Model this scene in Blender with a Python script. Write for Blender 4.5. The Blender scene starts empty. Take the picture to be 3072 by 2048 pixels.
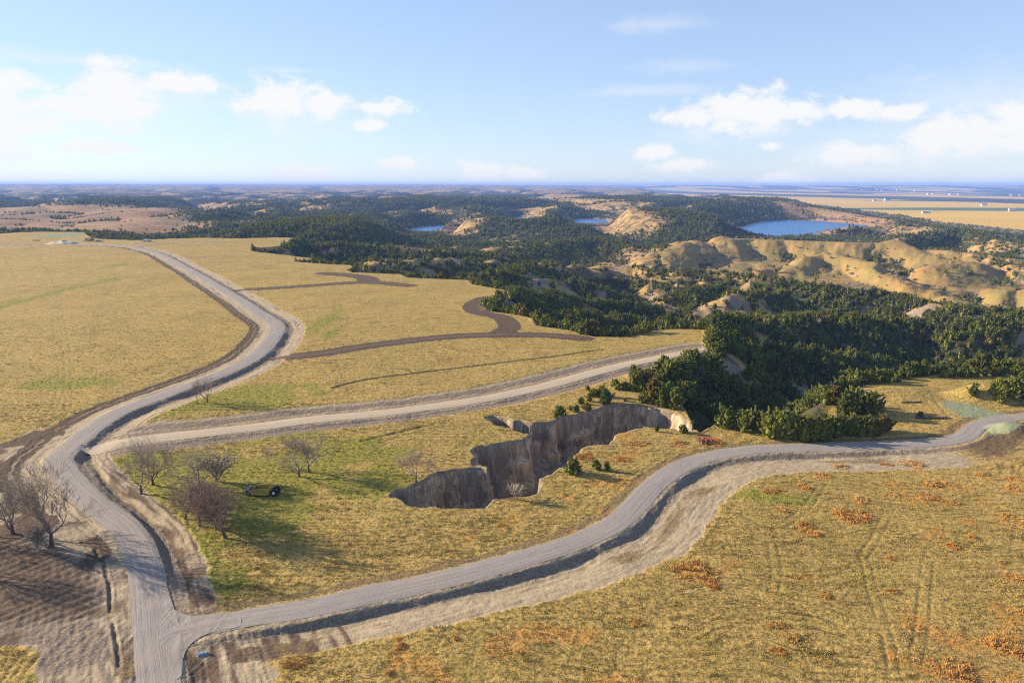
import bpy, bmesh, math, random
import numpy as np
from mathutils import Vector, Matrix

# ------------------------------------------------------------------ camera / light
FPX, CX, CY = 2090.0, 1536.0, 1024.0          # focal length and centre in photograph pixels (3072 x 2048)
CAMZ = 75.0
PITCH = math.radians(12.6)
SUN_EL, SUN_AZ = math.radians(18.0), math.radians(-72.0)   # azimuth from +Y, clockwise positive
scene = bpy.context.scene
COL = scene.collection
cd = bpy.data.cameras.new('camera'); cam = bpy.data.objects.new('camera', cd); COL.objects.link(cam)
cd.sensor_width = 36.0; cd.lens = 36.0 * FPX / 3072.0
cd.clip_start = 1.0; cd.clip_end = 90000.0
cam.location = (0, 0, CAMZ); cam.rotation_euler = (math.pi / 2 - PITCH, 0, 0)
scene.camera = cam

EXPOSURE = 1.38
SKY_STRENGTH = 0.055
SUN_STRENGTH = 5.0
HAZE_DENSITY = 5.5e-5
HAZE_COLOR = (0.24, 0.43, 0.98, 1)

sd = bpy.data.lights.new('sun', 'SUN'); sun = bpy.data.objects.new('sun', sd); COL.objects.link(sun)
sd.energy = SUN_STRENGTH; sd.angle = math.radians(0.53); sd.color = (1.0, 0.83, 0.60)
sdir = Vector((math.sin(SUN_AZ) * math.cos(SUN_EL), math.cos(SUN_AZ) * math.cos(SUN_EL), math.sin(SUN_EL)))
sun.rotation_euler = sdir.to_track_quat('Z', 'Y').to_euler()
sun.location = (-300, 100, 300)

scene.view_settings.view_transform = 'Standard'
scene.view_settings.look = 'None'
scene.view_settings.exposure = EXPOSURE
scene.view_settings.gamma = 1.0
scene.view_settings.use_curve_mapping = False
scene.render.engine = 'CYCLES'
cy = scene.cycles
cy.max_bounces = 4; cy.diffuse_bounces = 2; cy.glossy_bounces = 2; cy.transmission_bounces = 2
cy.volume_bounces = 0; cy.transparent_max_bounces = 4
cy.caustics_reflective = False; cy.caustics_refractive = False
cy.use_denoising = False
cy.pixel_filter_type = 'BLACKMAN_HARRIS'; cy.filter_width = 1.1
try:
    cy.denoiser = 'OPENIMAGEDENOISE'; cy.denoising_prefilter = 'FAST'
except Exception:
    pass

PC, PS = math.cos(PITCH), math.sin(PITCH)
def ray(px, py):
    a = (px - CX) / FPX; b = -(py - CY) / FPX
    d = np.array([a, PC + b * PS, -PS + b * PC]); return d
def P(px, py, z=0.0):
    d = ray(px, py); t = (z - CAMZ) / d[2]
    return (d[0] * t, d[1] * t)

# ------------------------------------------------------------------ node helpers
class NT:
    def __init__(s, tree): s.t = tree; s.n = tree.nodes; s.l = tree.links
    def node(s, typ, **kw):
        nd = s.n.new(typ)
        for k, v in kw.items(): setattr(nd, k, v)
        return nd
    def put(s, sock, v):
        if v is None: return
        if isinstance(v, bpy.types.NodeSocket): s.l.new(v, sock)
        else: sock.default_value = v
    def math(s, op, a, b=None, c=None, clamp=False):
        nd = s.n.new('ShaderNodeMath'); nd.operation = op; nd.use_clamp = clamp
        for i, v in enumerate((a, b, c)): s.put(nd.inputs[i], v)
        return nd.outputs[0]
    def vmath(s, op, a, b=None, out=0):
        nd = s.n.new('ShaderNodeVectorMath'); nd.operation = op
        s.put(nd.inputs[0], a)
        if b is not None: s.put(nd.inputs[1], b)
        return nd.outputs[out]
    def mix(s, f, a, b, mode='MIX'):
        nd = s.n.new('ShaderNodeMix'); nd.data_type = 'RGBA'; nd.blend_type = mode
        nd.clamp_factor = True
        s.put(nd.inputs[0], f); s.put(nd.inputs[6], a); s.put(nd.inputs[7], b)
        return nd.outputs[2]
    def noise(s, vec, scale, detail=3, rough=0.55, dist=0.0, out=0):
        nd = s.n.new('ShaderNodeTexNoise')
        nd.inputs['Scale'].default_value = scale; nd.inputs['Detail'].default_value = detail
        nd.inputs['Roughness'].default_value = rough; nd.inputs['Distortion'].default_value = dist
        if vec is not None: s.l.new(vec, nd.inputs['Vector'])
        return nd.outputs[out]
    def ramp(s, v, lo, hi, smooth=True):
        nd = s.n.new('ShaderNodeMapRange'); nd.interpolation_type = 'SMOOTHSTEP' if smooth else 'LINEAR'
        s.put(nd.inputs[0], v); nd.inputs[1].default_value = lo; nd.inputs[2].default_value = hi
        return nd.outputs[0]
    def vscale(s, v, sc):
        nd = s.n.new('ShaderNodeVectorMath'); nd.operation = 'MULTIPLY'
        s.l.new(v, nd.inputs[0]); nd.inputs[1].default_value = sc; return nd.outputs[0]
def rgb(*c): return (c[0], c[1], c[2], 1.0)

def new_mat(name, rough=0.9, spec=0.2):
    m = bpy.data.materials.new(name); m.use_nodes = True
    nt = NT(m.node_tree); b = m.node_tree.nodes['Principled BSDF']
    b.inputs['Roughness'].default_value = rough
    b.inputs['Specular IOR Level'].default_value = spec
    return m, nt, b

# ------------------------------------------------------------------ world sky with clouds
world = bpy.data.worlds.new('World'); scene.world = world; world.use_nodes = True
W = NT(world.node_tree); bg = world.node_tree.nodes['Background']
sky = W.node('ShaderNodeTexSky'); sky.sky_type = 'NISHITA'; sky.sun_disc = False
sky.sun_elevation = SUN_EL; sky.sun_rotation = SUN_AZ
sky.altitude = 600.0; sky.air_density = 1.0; sky.dust_density = 0.1; sky.ozone_density = 1.5
tc = W.node('ShaderNodeTexCoord'); sep = W.node('ShaderNodeSeparateXYZ'); W.l.new(tc.outputs['Generated'], sep.inputs[0])
az = W.math('ARCTAN2', sep.outputs[0], sep.outputs[1])
el = W.math('ARCSINE', sep.outputs[2])
cmb = W.node('ShaderNodeCombineXYZ'); W.l.new(az, cmb.inputs[0]); W.l.new(el, cmb.inputs[1])
AE = cmb.outputs[0]
def dir_ae(px, py):
    d = ray(px, py); d = d / np.linalg.norm(d)
    return math.atan2(d[0], d[1]), math.asin(d[2])
BRIGHT = [(340,285,75,52),(281,320,115,36),(349,245,42,36),(516,252,85,20),(294,444,70,12),(7,366,45,62),(91,378,55,18),(20,241,50,22),
 (849,298,75,40),(771,312,55,17),(973,312,70,23),(1156,322,60,17),(1104,378,40,12),(908,516,60,15),(1195,490,42,15),(1450,512,60,20),
 (2241,332,115,40),(2078,350,80,18),(2385,335,70,24),(2561,322,60,17),(2699,338,45,16),(2829,410,70,44),(2934,398,55,26),(3045,372,45,40),
 (3030,428,65,18),(2568,462,75,22),(1967,462,45,18),(2032,496,60,14),(2313,440,30,9),(1575,520,60,15),(2352,538,60,14)]
FAINT = [(275,370,190,80),(915,366,190,60),(2228,385,170,40),(2750,470,300,60),(200,178,230,14),(880,212,90,9),(1928,275,150,14),(2045,200,95,16),(1930,75,120,18),
 (60,450,120,80),(2900,300,200,60),(560,300,120,60)]
def field(lst):
    acc = None
    for (px, py, rx, ry) in lst:
        a0, e0 = dir_ae(px, py)
        v = W.vmath('SUBTRACT', AE, (a0, e0, 0))
        v = W.vscale(v, (FPX / rx * 0.66, FPX / ry * 0.62, 0))
        ln = W.vmath('LENGTH', v, out=1)
        f = W.math('SUBTRACT', 1.0, ln)
        if acc is None: acc = f
        else:
            acc = W.math('SMOOTH_MAX', acc, f, 0.25)
    return acc
# the same kind of cloud field carries on round the rest of the sky
bandv = W.vscale(AE, (3.2, 11.0, 0))
rest = W.math('MULTIPLY', W.math('SUBTRACT', W.noise(bandv, 1.3, 3, 0.5), 0.56), 5.0)
lowband = W.math('SUBTRACT', 1.0, W.math('ABSOLUTE', W.math('DIVIDE', W.math('SUBTRACT', el, 0.13), 0.12)))
rest = W.math('MINIMUM', rest, W.math('MULTIPLY', lowband, 1.0))
outside = W.ramp(W.math('ABSOLUTE', az), 0.70, 0.85)
rest = W.math('MULTIPLY', W.math('ADD', rest, 0.6), outside)
rest = W.math('SUBTRACT', rest, 0.6)
FB = W.math('MAXIMUM', field(BRIGHT), rest); FF = field(FAINT)
cn = W.noise(W.vscale(AE, (1.0, 1.5, 1.0)), 34.0, 7, 0.62, 0.3)
cn2 = W.noise(W.vscale(AE, (1.0, 2.6, 1.0)), 14.0, 6, 0.6, 0.5)
db = W.math('ADD', FB, W.math('MULTIPLY', W.math('SUBTRACT', cn, 0.5), 2.3))
ab = W.math('MULTIPLY', W.ramp(db, -0.15, 0.62), 0.95)
df = W.math('ADD', FF, W.math('MULTIPLY', W.math('SUBTRACT', cn2, 0.5), 2.0))
af = W.math('MULTIPLY', W.ramp(df, -0.1, 1.1), 0.34)
alpha = W.math('SUBTRACT', 1.0, W.math('MULTIPLY', W.math('SUBTRACT', 1.0, ab), W.math('SUBTRACT', 1.0, af)))
hz = W.ramp(el, 0.0, 0.26, False)
cloudcol = W.mix(0.0, rgb(6.9, 6.85, 6.75), rgb(0, 0, 0))
gam = W.node('ShaderNodeGamma'); W.l.new(sky.outputs[0], gam.inputs[0]); gam.inputs[1].default_value = 0.52
soft = W.mix(1.0, gam.outputs[0], rgb(2.15, 2.42, 3.05), 'MULTIPLY')
skycol = W.mix(alpha, soft, cloudcol)
W.l.new(skycol, bg.inputs['Color']); bg.inputs['Strength'].default_value = SKY_STRENGTH

# ------------------------------------------------------------------ numpy noise
_rng = np.random.RandomState(11)
_perm = np.concatenate([_rng.permutation(1024)] * 2)
_ang = _rng.rand(1024) * 2 * np.pi
_gx, _gy = np.cos(_ang), np.sin(_ang)
def pn(x, y, s, seed=0):
    x = np.asarray(x, float) / s + seed * 17.31; y = np.asarray(y, float) / s - seed * 9.77
    xi = np.floor(x).astype(np.int64); yi = np.floor(y).astype(np.int64)
    xf = x - xi; yf = y - yi; xi &= 1023; yi &= 1023
    u = xf * xf * xf * (xf * (xf * 6 - 15) + 10); v = yf * yf * yf * (yf * (yf * 6 - 15) + 10)
    x1 = (xi + 1) & 1023; y1 = (yi + 1) & 1023
    def g(a, b, fx, fy):
        h = _perm[_perm[a] + b]; return _gx[h] * fx + _gy[h] * fy
    n00 = g(xi, yi, xf, yf); n10 = g(x1, yi, xf - 1, yf); n01 = g(xi, y1, xf, yf - 1); n11 = g(x1, y1, xf - 1, yf - 1)
    a = n00 + u * (n10 - n00); b = n01 + u * (n11 - n01)
    return (a + v * (b - a)) * 1.5
def ss(a, b, x):
    t = np.clip((x - a) / (b - a), 0, 1); return t * t * (3 - 2 * t)
def smax(a, b, k):
    h = np.clip(0.5 + 0.5 * (a - b) / k, 0, 1); return b + (a - b) * h + k * h * (1 - h)

def poly_dist(x, y, pts, closed=True, maxd=None):
    """distance to polyline, signed offset (right of travel positive), arc position"""
    pts = np.asarray(pts, float); n = len(pts)
    D = np.full(x.shape, 1e9); S = np.zeros(x.shape); A = np.zeros(x.shape)
    segs = n if closed else n - 1; acc = 0.0
    for i in range(segs):
        p, q = pts[i], pts[(i + 1) % n]; d = q - p; L = math.hypot(*d)
        if L < 1e-6: continue
        if maxd is not None:
            m = np.nonzero((x > min(p[0], q[0]) - maxd) & (x < max(p[0], q[0]) + maxd) & (y > min(p[1], q[1]) - maxd) & (y < max(p[1], q[1]) + maxd))[0]
            if len(m) == 0: acc += L; continue
        else: m = slice(None)
        rx = x[m] - p[0]; ry = y[m] - p[1]
        t = np.clip((rx * d[0] + ry * d[1]) / (L * L), 0, 1)
        ex = rx - t * d[0]; ey = ry - t * d[1]
        dd = np.hypot(ex, ey); sg = np.where(rx * d[1] - ry * d[0] > 0, 1.0, -1.0)
        Dm = D[m]; b = dd < Dm
        Sm = S[m]; Am = A[m]
        D[m] = np.where(b, dd, Dm); S[m] = np.where(b, sg * dd, Sm); A[m] = np.where(b, acc + t * L, Am)
        acc += L
    return D, S, A
def inside(x, y, pts):
    pts = np.asarray(pts, float); n = len(pts); c = np.zeros(x.shape, bool)
    for i in range(n):
        x0, y0 = pts[i]; x1, y1 = pts[(i + 1) % n]
        if y0 == y1: continue
        m = (y0 > y) != (y1 > y)
        c ^= m & (x < (x1 - x0) * (y - y0) / (y1 - y0) + x0)
    return c
def spline(pts, step):
    pts = np.asarray(pts, float); out = []
    n = len(pts)
    for i in range(n - 1):
        p0 = pts[max(i - 1, 0)]; p1 = pts[i]; p2 = pts[i + 1]; p3 = pts[min(i + 2, n - 1)]
        k = max(2, int(np.linalg.norm(p2 - p1) / step))
        for j in range(k):
            t = j / k
            out.append(0.5 * ((2 * p1) + (-p0 + p2) * t + (2 * p0 - 5 * p1 + 4 * p2 - p3) * t * t + (-p0 + 3 * p1 - 3 * p2 + p3) * t ** 3))
    out.append(pts[-1]); return np.array(out)

# ------------------------------------------------------------------ layout from the photograph
PLATEAU_EDGE = [(-1700,722),(-600,712),(0,700),(60,697),(130,695),(250,696),(270,712),(330,718),(420,721),(500,717),(600,714),(720,714),(850,711),(895,713),
 (835,738),(770,743),(742,749),(770,756),(850,764),(940,774),(870,782),(960,790),(1045,794),(1060,801),(1035,808),(1050,818),(1200,822),(1215,832),
 (1400,840),(1410,852),(1470,862),(1535,875),(1480,893),(1440,915),(1450,933),(1536,943),(1590,953),(1605,975),(1700,987),(1780,1007),(1900,1006),
 (1960,992),(2010,986),(2115,989),(2118,1010),(2112,1048),(2040,1066),(1985,1080),(1962,1112),(1880,1120),(1905,1150),(1990,1172),(2040,1195),(2062,1225),(2085,1269),
 (2102,1290),(2112,1282),(2150,1256),(2210,1276),(2290,1286),(2390,1292),(2440,1262),(2478,1220),(2530,1200),(2560,1168),(2620,1148),(2700,1138),(2800,1128),(3072,1116),(3400,1110),(4300,1110)]
edge = [P(a, b, 0) for a, b in PLATEAU_EDGE]
PLAT = np.array(edge + [(700, 40), (-700, 40), (edge[0][0], 60)])

GULLY = [(1175,1492),(1188,1469),(1215,1464),(1248,1450),(1290,1427),(1328,1416),(1371,1408),(1422,1402),(1462,1409),(1452,1400),(1409,1394),(1422,1372),(1409,1354),
 (1448,1335),(1511,1329),(1558,1318),(1590,1301),(1533,1286),(1511,1278),(1486,1273),(1465,1260),(1448,1252),(1486,1247),(1528,1249),(1541,1258),(1596,1265),
 (1652,1260),(1681,1250),(1715,1241),(1779,1224),(1822,1212),(1868,1205),(1937,1210),(1979,1219),(2022,1230),(2056,1251),(2085,1266),(2120,1228),(2185,1236),(2150,1266),
 (2106,1283),(2073,1290),(2034,1286),(1971,1277),(1928,1274),(1890,1286),(1852,1295),(1835,1320),(1826,1331),(1758,1335),(1741,1356),(1720,1367),(1698,1401),
 (1664,1418),(1639,1439),(1618,1465),(1601,1486),(1584,1492),(1520,1499),(1486,1503),(1456,1526),(1422,1524),(1388,1527),(1320,1525),(1269,1522),(1218,1511)]
GUL0 = np.array([P(a, b, 0) for a, b in GULLY])

ROAD_MAIN = [(500,2300),(478,2048),(462,1930),(450,1797),(434,1699),(392,1601),(318,1536),(262,1490),(205,1430),(177,1383),(205,1350),(262,1301),(310,1268),(369,1236),
 (457,1203),(548,1170),(637,1138),(712,1105),(765,1073),(805,1035),(828,1000),(830,978),(815,962),(768,934),(718,899),(653,860),(588,821),(522,785),(473,760),(424,747),(375,740),(294,735),(196,733),(0,732),(-700,733)]
ROAD_LOW = [(452,1960),(500,1905),(600,1880),(768,1850),(930,1826),(1094,1790),(1260,1757),(1421,1718),(1536,1688),(1667,1650),(1797,1598),(1862,1562),(1905,1518),(1960,1457),(2026,1409),
 (2091,1378),(2156,1360),(2222,1350),(2304,1342),(2467,1337),(2630,1331),(2761,1326),(2859,1317),(2905,1300),(2926,1280),(2973,1264),(3022,1257),(3072,1252),(3400,1235)]
ROAD_MID = [(262,1352),(330,1333),(500,1312),(768,1282),(920,1262),(1150,1240),(1400,1203),(1600,1163),(1700,1138),(1850,1098),(1960,1075),(2100,1048)]
TRACK_A = [(800,1073),(880,1071),(980,1059),(1094,1040),(1258,1018),(1388,1007),(1536,1003),(1650,1004),(1745,1012)]
TRACK_A2 = [(1480,1005),(1515,992),(1527,974),(1503,952),(1437,938),(1418,925),(1424,912),(1454,895)]
TRACK_B = [(678,870),(768,868),(931,857),(1029,850),(1127,847),(1225,856)]
TRACK_B2 = [(1110,846),(1094,834),(1055,827),(977,821)]
TRACK_C = [(512,778),(560,773),(640,770)]
ROAD_FAR = [(400,742),(440,736),(480,731),(575,727),(700,725)]
def road_world(px, step): return spline([P(a, b, 0) for a, b in px], step)
RW = {'main': road_world(ROAD_MAIN, 4.0), 'low': road_world(ROAD_LOW, 4.0), 'mid': road_world(ROAD_MID, 5.0),
      'ta': road_world(TRACK_A, 6.0), 'ta2': road_world(TRACK_A2, 5.0), 'tb': road_world(TRACK_B, 8.0), 'tb2': road_world(TRACK_B2, 8.0), 'tc': road_world(TRACK_C, 10.0), 'far': road_world(ROAD_FAR, 15.0)}

def rough_ring(p0):
    q = np.vstack([p0, p0[:1]]); L = np.concatenate([[0], np.cumsum(np.hypot(*np.diff(q, axis=0).T))]); k = int(L[-1] / 1.1); sv = np.linspace(0, L[-1], k, endpoint=False)
    p = np.column_stack([np.interp(sv, L, q[:, 0]), np.interp(sv, L, q[:, 1])]); d = np.roll(p, -1, 0) - np.roll(p, 1, 0); d /= np.hypot(*d.T)[:, None]
    off = 1.3 * pn(sv, sv * 0, 7, 140) + .7 * pn(sv, sv * 0, 2.6, 141) + .9 * np.maximum(0, pn(sv, sv * 0, 11, 142))
    return p + np.column_stack([d[:, 1], -d[:, 0]]) * off[:, None]
GUL = rough_ring(GUL0)

# canyon country: ridge crests (photo pixel, height)
RIDGES = [
 ([(2125,990,-4),(2200,964,-9),(2330,950,-13),(2450,954,-17),(2560,952,-14),(2640,960,-18),(2740,976,-21),(2850,972,-16),(2960,968,-14),(3072,988,-17),(3500,1000,-17)], 6, .8),
 ([(2115,1052,-6),(2220,1042,-11),(2330,1052,-15),(2480,1068,-20),(2620,1088,-28)], 6, .75),
 ([(1480,820,-20),(1600,806,-24),(1750,796,-26),(1900,803,-28),(2050,816,-28),(2200,827,-27),(2350,841,-27),(2500,862,-29),(2700,893,-31),(2900,925,-33),(3072,950,-33),(3500,990,-34)], 8, .75),
 ([(1530,868,-8),(1640,880,-14),(1740,893,-20),(1850,915,-27),(1960,938,-35)], 8, .6),
 ([(1600,975,-4),(1700,960,-14),(1800,958,-22),(1900,962,-28)], 8, .6),
 ([(1560,842,-16),(1640,838,-22),(1740,846,-30),(1800,860,-36)], 8, .6),
 ([(2040,940,-30),(2110,915,-22),(2190,893,-17),(2270,885,-20),(2330,892,-28)], 10, .6),
 ([(1960,900,-36),(2060,880,-30),(2160,868,-30)], 8, .6),
 ([(1410,845,-4),(1480,822,-10),(1560,800,-18),(1650,786,-26)], 10, .5),
 ([(1060,800,-3),(1180,780,-8),(1320,775,-12),(1450,780,-16)], 10, .5),
 ([(895,713,-3),(1000,728,-6),(1150,735,-10),(1300,745,-14),(1480,765,-22)], 14, .42),
 ([(1480,745,-30),(1620,735,-34),(1760,716,-34),(1860,730,-38),(1960,760,-44)], 20, .3),
 ([(1950,800,-46),(1990,760,-38),(2050,728,-28),(2140,703,-19),(2230,693,-16),(2330,700,-18),(2430,709,-20),(2540,714,-21),(2640,716,-22),(2760,735,-27),(2900,758,-31),(3072,785,-35),(3400,820,-36)], 26, .44),
 ([(2310,800,-44),(2390,775,-38),(2480,754,-32),(2540,768,-34),(2640,800,-38),(2760,838,-44),(2850,868,-50)], 12, .52),
 ([(2780,806,-41),(2850,790,-37),(2950,781,-34),(3050,786,-35),(3300,800,-36)], 22, .44),
 ([(2690,712,-30),(2790,697,-24),(2870,690,-24),(2960,712,-30),(3072,738,-36),(3300,760,-38)], 16, .5),
 ([(3072,860,-44),(3200,850,-40),(3400,870,-42)], 20, .4),
]
HILLGULLY = [([(2110,712),(2140,740),(2165,770),(2200,800),(2240,828)], 46, 17), ([(2470,758),(2560,785),(2650,812),(2740,845),(2830,872),(2960,905)], 40, 13), ([(2640,742),(2690,775),(2760,800),(2830,845),(2920,890)], 40, 10),
 ([(2350,712),(2375,745),(2350,775),(2310,800),(2270,825)], 40, 11), ([(2700,730),(2800,755),(2950,775),(3072,800)], 36, 9), ([(2230,705),(2260,740),(2250,780)], 26, 6), ([(2420,790),(2440,812),(2400,830)], 22, 7), ([(2900,800),(2960,850),(3000,885)], 26, 6), ([(3060,800),(3050,850),(3030,900)], 26, 8), ([(2540,800),(2560,825),(2600,842)], 22, 7)]
RID = [(np.array([(*P(a, b, z), z) for a, b, z in pts]), w, sl) for pts, w, sl in RIDGES]
HGW = [(np.array([P(a, b, -34) for a, b in p]), w, d) for p, w, d in HILLGULLY]
ZW = -62.0
LAKES = [[(2205,686),(2235,676),(2290,665),(2360,661),(2430,661),(2520,668),(2600,676),(2628,682),(2600,690),(2540,697),(2450,706),(2330,714),(2245,704)],
         [(1715,659),(1760,657),(1822,658),(1826,668),(1800,675),(1725,676)],
         [(1225,690),(1255,682),(1320,676),(1350,677),(1320,690),(1300,700),(1235,700)],
         [(1530,653),(1560,651),(1585,655),(1570,660),(1540,660)]]
LK = [np.array([P(a, b, ZW) for a, b in l]) for l in LAKES]
PLAINPX = [(1950,581),(1985,590),(2045,599),(2222,603),(2304,608),(2467,622),(2565,635),(2614,644),(2728,657),(2794,672),(2924,686),(3072,703),(3700,750)]
ZP = -66.0
PLN = np.array([P(a, b, ZP) for a, b in PLAINPX] + [(60000, 3000), (60000, 33000), (6000, 33000)])
GRASSHILL = np.array([P(a, b, -36) for a, b in [(1965,790),(1990,750),(2060,716),(2160,698),(2300,694),(2480,712),(2640,712),(2700,735),(2860,760),(3072,800),(3500,810),(3500,960),(3060,925),(2900,905),(2700,875),(2560,852),(2400,838),(2280,830),(2130,812),(2010,806)]])
BARE = [(1330,795,45,12,-8),(1290,783,25,8,-8),(1405,800,40,14,-10),(1560,832,28,10,-16),(1610,826,45,14,-18),(1650,862,95,22,-24),(1690,868,60,18,-28),(2000,918,60,26,-36),(2170,925,110,38,-24),(2200,900,60,20,-20),
        (1800,960,34,18,-26),(2440,1120,55,40,-20),(2560,1115,45,30,-18),(2230,1085,60,22,-8),(2200,1075,70,14,-3),(2330,925,40,30,-24),(1790,945,40,25,-26),(1970,848,40,12,-36),(2420,925,40,22,-22),(1480,800,30,10,-14)]
RUSTPX = [(2085,1715,80),(2140,1755,34),(2467,1428,32),(2526,1402,30),(2412,1463,26),(2317,1474,36),(2738,1396,46),(2660,1396,24),(2800,1455,34),(2846,1456,28),(2787,1494,42),(2676,1484,26),(2853,1507,32),
 (2582,1502,34),(2346,1530,28),(2565,1549,60),(2519,1540,34),(2947,1425,24),(3039,1465,34),(3045,1435,30),(3022,1550,24),(2428,1601,42),(2415,1575,26),(2673,1675,18),(2680,1774,22),(2915,1611,20),
 (2859,1639,26),(3006,1691,16),(3045,1738,36),(2333,1882,36),(2382,1915,28),(2337,1957,32),(2875,2020,70),(3006,1944,62),(3055,1944,60),(2474,1787,24),(1911,1872,30),(1202,1941,22),(1369,1921,14),(889,1990,46),(1170,2019,16),
 (1910,1330,40),(1750,1370,36),(1870,1378,28),(2040,1330,26),(2150,1328,30)]

GREEN = [(560,1210,230,42),(760,1190,200,40),(900,1400,210,70),(480,1420,140,80),(700,1500,260,120),(560,1650,140,90),(800,1560,200,60),(640,1740,120,60),(1050,1350,200,50),(1100,1440,160,60),(352,797,34,7),(318,838,28,6),(40,905,40,12),(975,965,34,42),(1000,1000,26,20),
         (600,1420,160,90),(860,1300,150,30),(200,1150,200,22),(2330,1490,150,20),(2310,838,140,10),(2620,775,160,20),(420,1370,100,40),(160,2010,80,50),(1500,1000,40,8)]
MULCH = [(190,704,52,9),(2890,1225,60,24),(2960,1245,90,14),(2990,1290,70,16)]

def blob(x, y, lst, z=0.0, noise_amt=.35):
    m = np.zeros(x.shape)
    for it in lst:
        px, py, rx, ry = it[:4]; zz = it[4] if len(it) > 4 else z
        cx, cyy = P(px, py, zz)
        ax = abs(P(px + rx, py, zz)[0] - cx); ay = abs(P(px, py - ry, zz)[1] - P(px, py + ry, zz)[1]) / 2
        sel = np.nonzero((abs(x - cx) < ax * 2) & (abs(y - cyy) < ay * 2))[0]
        if len(sel) == 0: continue
        d = np.hypot((x[sel] - cx) / ax, (y[sel] - cyy) / ay)
        d = d + noise_amt * pn(x[sel], y[sel], max(2.0, ax * .5), 5) + .2 * pn(x[sel], y[sel], max(1.0, ax * .15), 6)
        m[sel] = np.maximum(m[sel], 1 - ss(.6, 1.15, d))
    return m

TRACKS = [  # tyre tracks over the fields: pixel polylines, half width m, gauge
 ([(150,1250),(185,1130),(165,960),(175,880),(115,770),(100,740)], 2.0), ([(205,1230),(200,1050),(180,930)], 2.0),
 ([(290,1000),(300,910),(380,830),(560,760)], 2.0), ([(0,1060),(150,1040),(310,940),(400,850)], 1.8), ([(330,1180),(330,1110)], 2.0),
 ([(0,1137),(200,1118),(420,1100)], 1.6), ([(2590,1668),(2640,1590),(2660,1540)], 1.8), ([(2610,1740),(2600,1690),(2590,1668)], 1.8),([(2690,2040),(2660,1900),(2625,1790),(2610,1740)], 1.8),
 ([(2770,1860),(2775,1760),(2785,1680)], 2.0), ([(2750,1980),(2770,1860)], 2.0), ([(2310,1610),(2330,1700),(2320,1780)], 1.8), ([(1700,1720),(1560,1760),(1420,1800)], 1.8),
 ([(940,1080),(1010,1170),(1040,1190)], 2.2), ([(1000,1080),(1035,1180)], 2.2), ([(1250,1240),(1180,1310),(1100,1360),(1000,1440)], 2.2), ([(1420,1300),(1380,1360),(1290,1390)], 2.0),
 ([(1460,1270),(1400,1330),(1330,1370),(1150,1420)], 2.0), ([(1180,1640),(1400,1600),(1700,1520),(1900,1430),(2050,1350)], 2.4), ([(1100,1620),(1300,1560),(1560,1530),(1780,1450)], 2.2), ([(900,1040),(1000,1100)], 2.0),
 ([(1560,1130),(1600,1140),(1640,1120),(1620,1100)], 2.0), ([(1640,1220),(1650,1205),(1610,1200),(1580,1225)], 2.0), ([(1100,1000),(1150,940),(1180,880)], 2.0), ([(3072,1560),(3050,1640),(3072,1700)], 2.0),
 ([(2330,1590),(2420,1520),(2480,1430)], 1.8), ([(2760,1160),(2790,1200),(2830,1250),(2850,1300)], 3.0), ([(2760,1160),(2680,1160)], 3.0),
]
TRW = [(road_world(p, 5.0), w) for p, w in TRACKS]
LINES = [  # thin dark scars and berms: polyline, half width, depth
 ([(1000,1165),(1094,1141),(1250,1118),(1400,1098),(1536,1081),(1660,1066),(1790,1047),(1822,1047)], .8, .35),
 ([(0,757),(150,752),(280,740)], .9, .2), ([(0,752),(120,748)], .8, .2),
 ([(1090,1322),(1150,1309),(1220,1292),(1300,1274)], 1.0, .25),
 ([(283,1640),(310,1690),(327,1750),(333,1830)], .35, .25), ([(338,1868),(350,1930),(358,1995)], .35, .2),
 ([(250,1340),(300,1420),(380,1500),(470,1570)], 1.0, .25), ([(270,1350),(320,1440),(420,1520)], .8, .2),
]
LNW = [(road_world(p, 3.0), w, d) for p, w, d in LINES]
FURROW = np.array([P(a, b) for a, b in [(-400,1640),(60,1600),(200,1640),(285,1700),(320,1760),(330,1850),(150,1880),(-400,1900)]])
DIRTL = np.array([P(a, b) for a, b in [(-500,1600),(100,1560),(260,1560),(330,1640),(400,1750),(420,2300),(130,2300),(110,1930),(-500,1960)]])
DIRTC = np.array([P(a, b) for a, b in [(-300,1380),(0,1330),(110,1290),(200,1290),(150,1390),(140,1480),(180,1560),(100,1620),(-400,1640)]])
DIRTJ = np.array([P(a, b) for a, b in [(540,1960),(620,1935),(800,1960),(780,2010),(790,2300),(530,2300)]])
DIRTK = np.array([P(a, b) for a, b in [(470,1735),(520,1725),(600,1790),(650,1848),(520,1870),(470,1830)]])
DIRTM = np.array([P(a, b) for a, b in [(210,1340),(330,1290),(470,1265),(640,1255),(480,1290),(600,1300),(500,1330),(330,1360),(250,1375)]])

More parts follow.
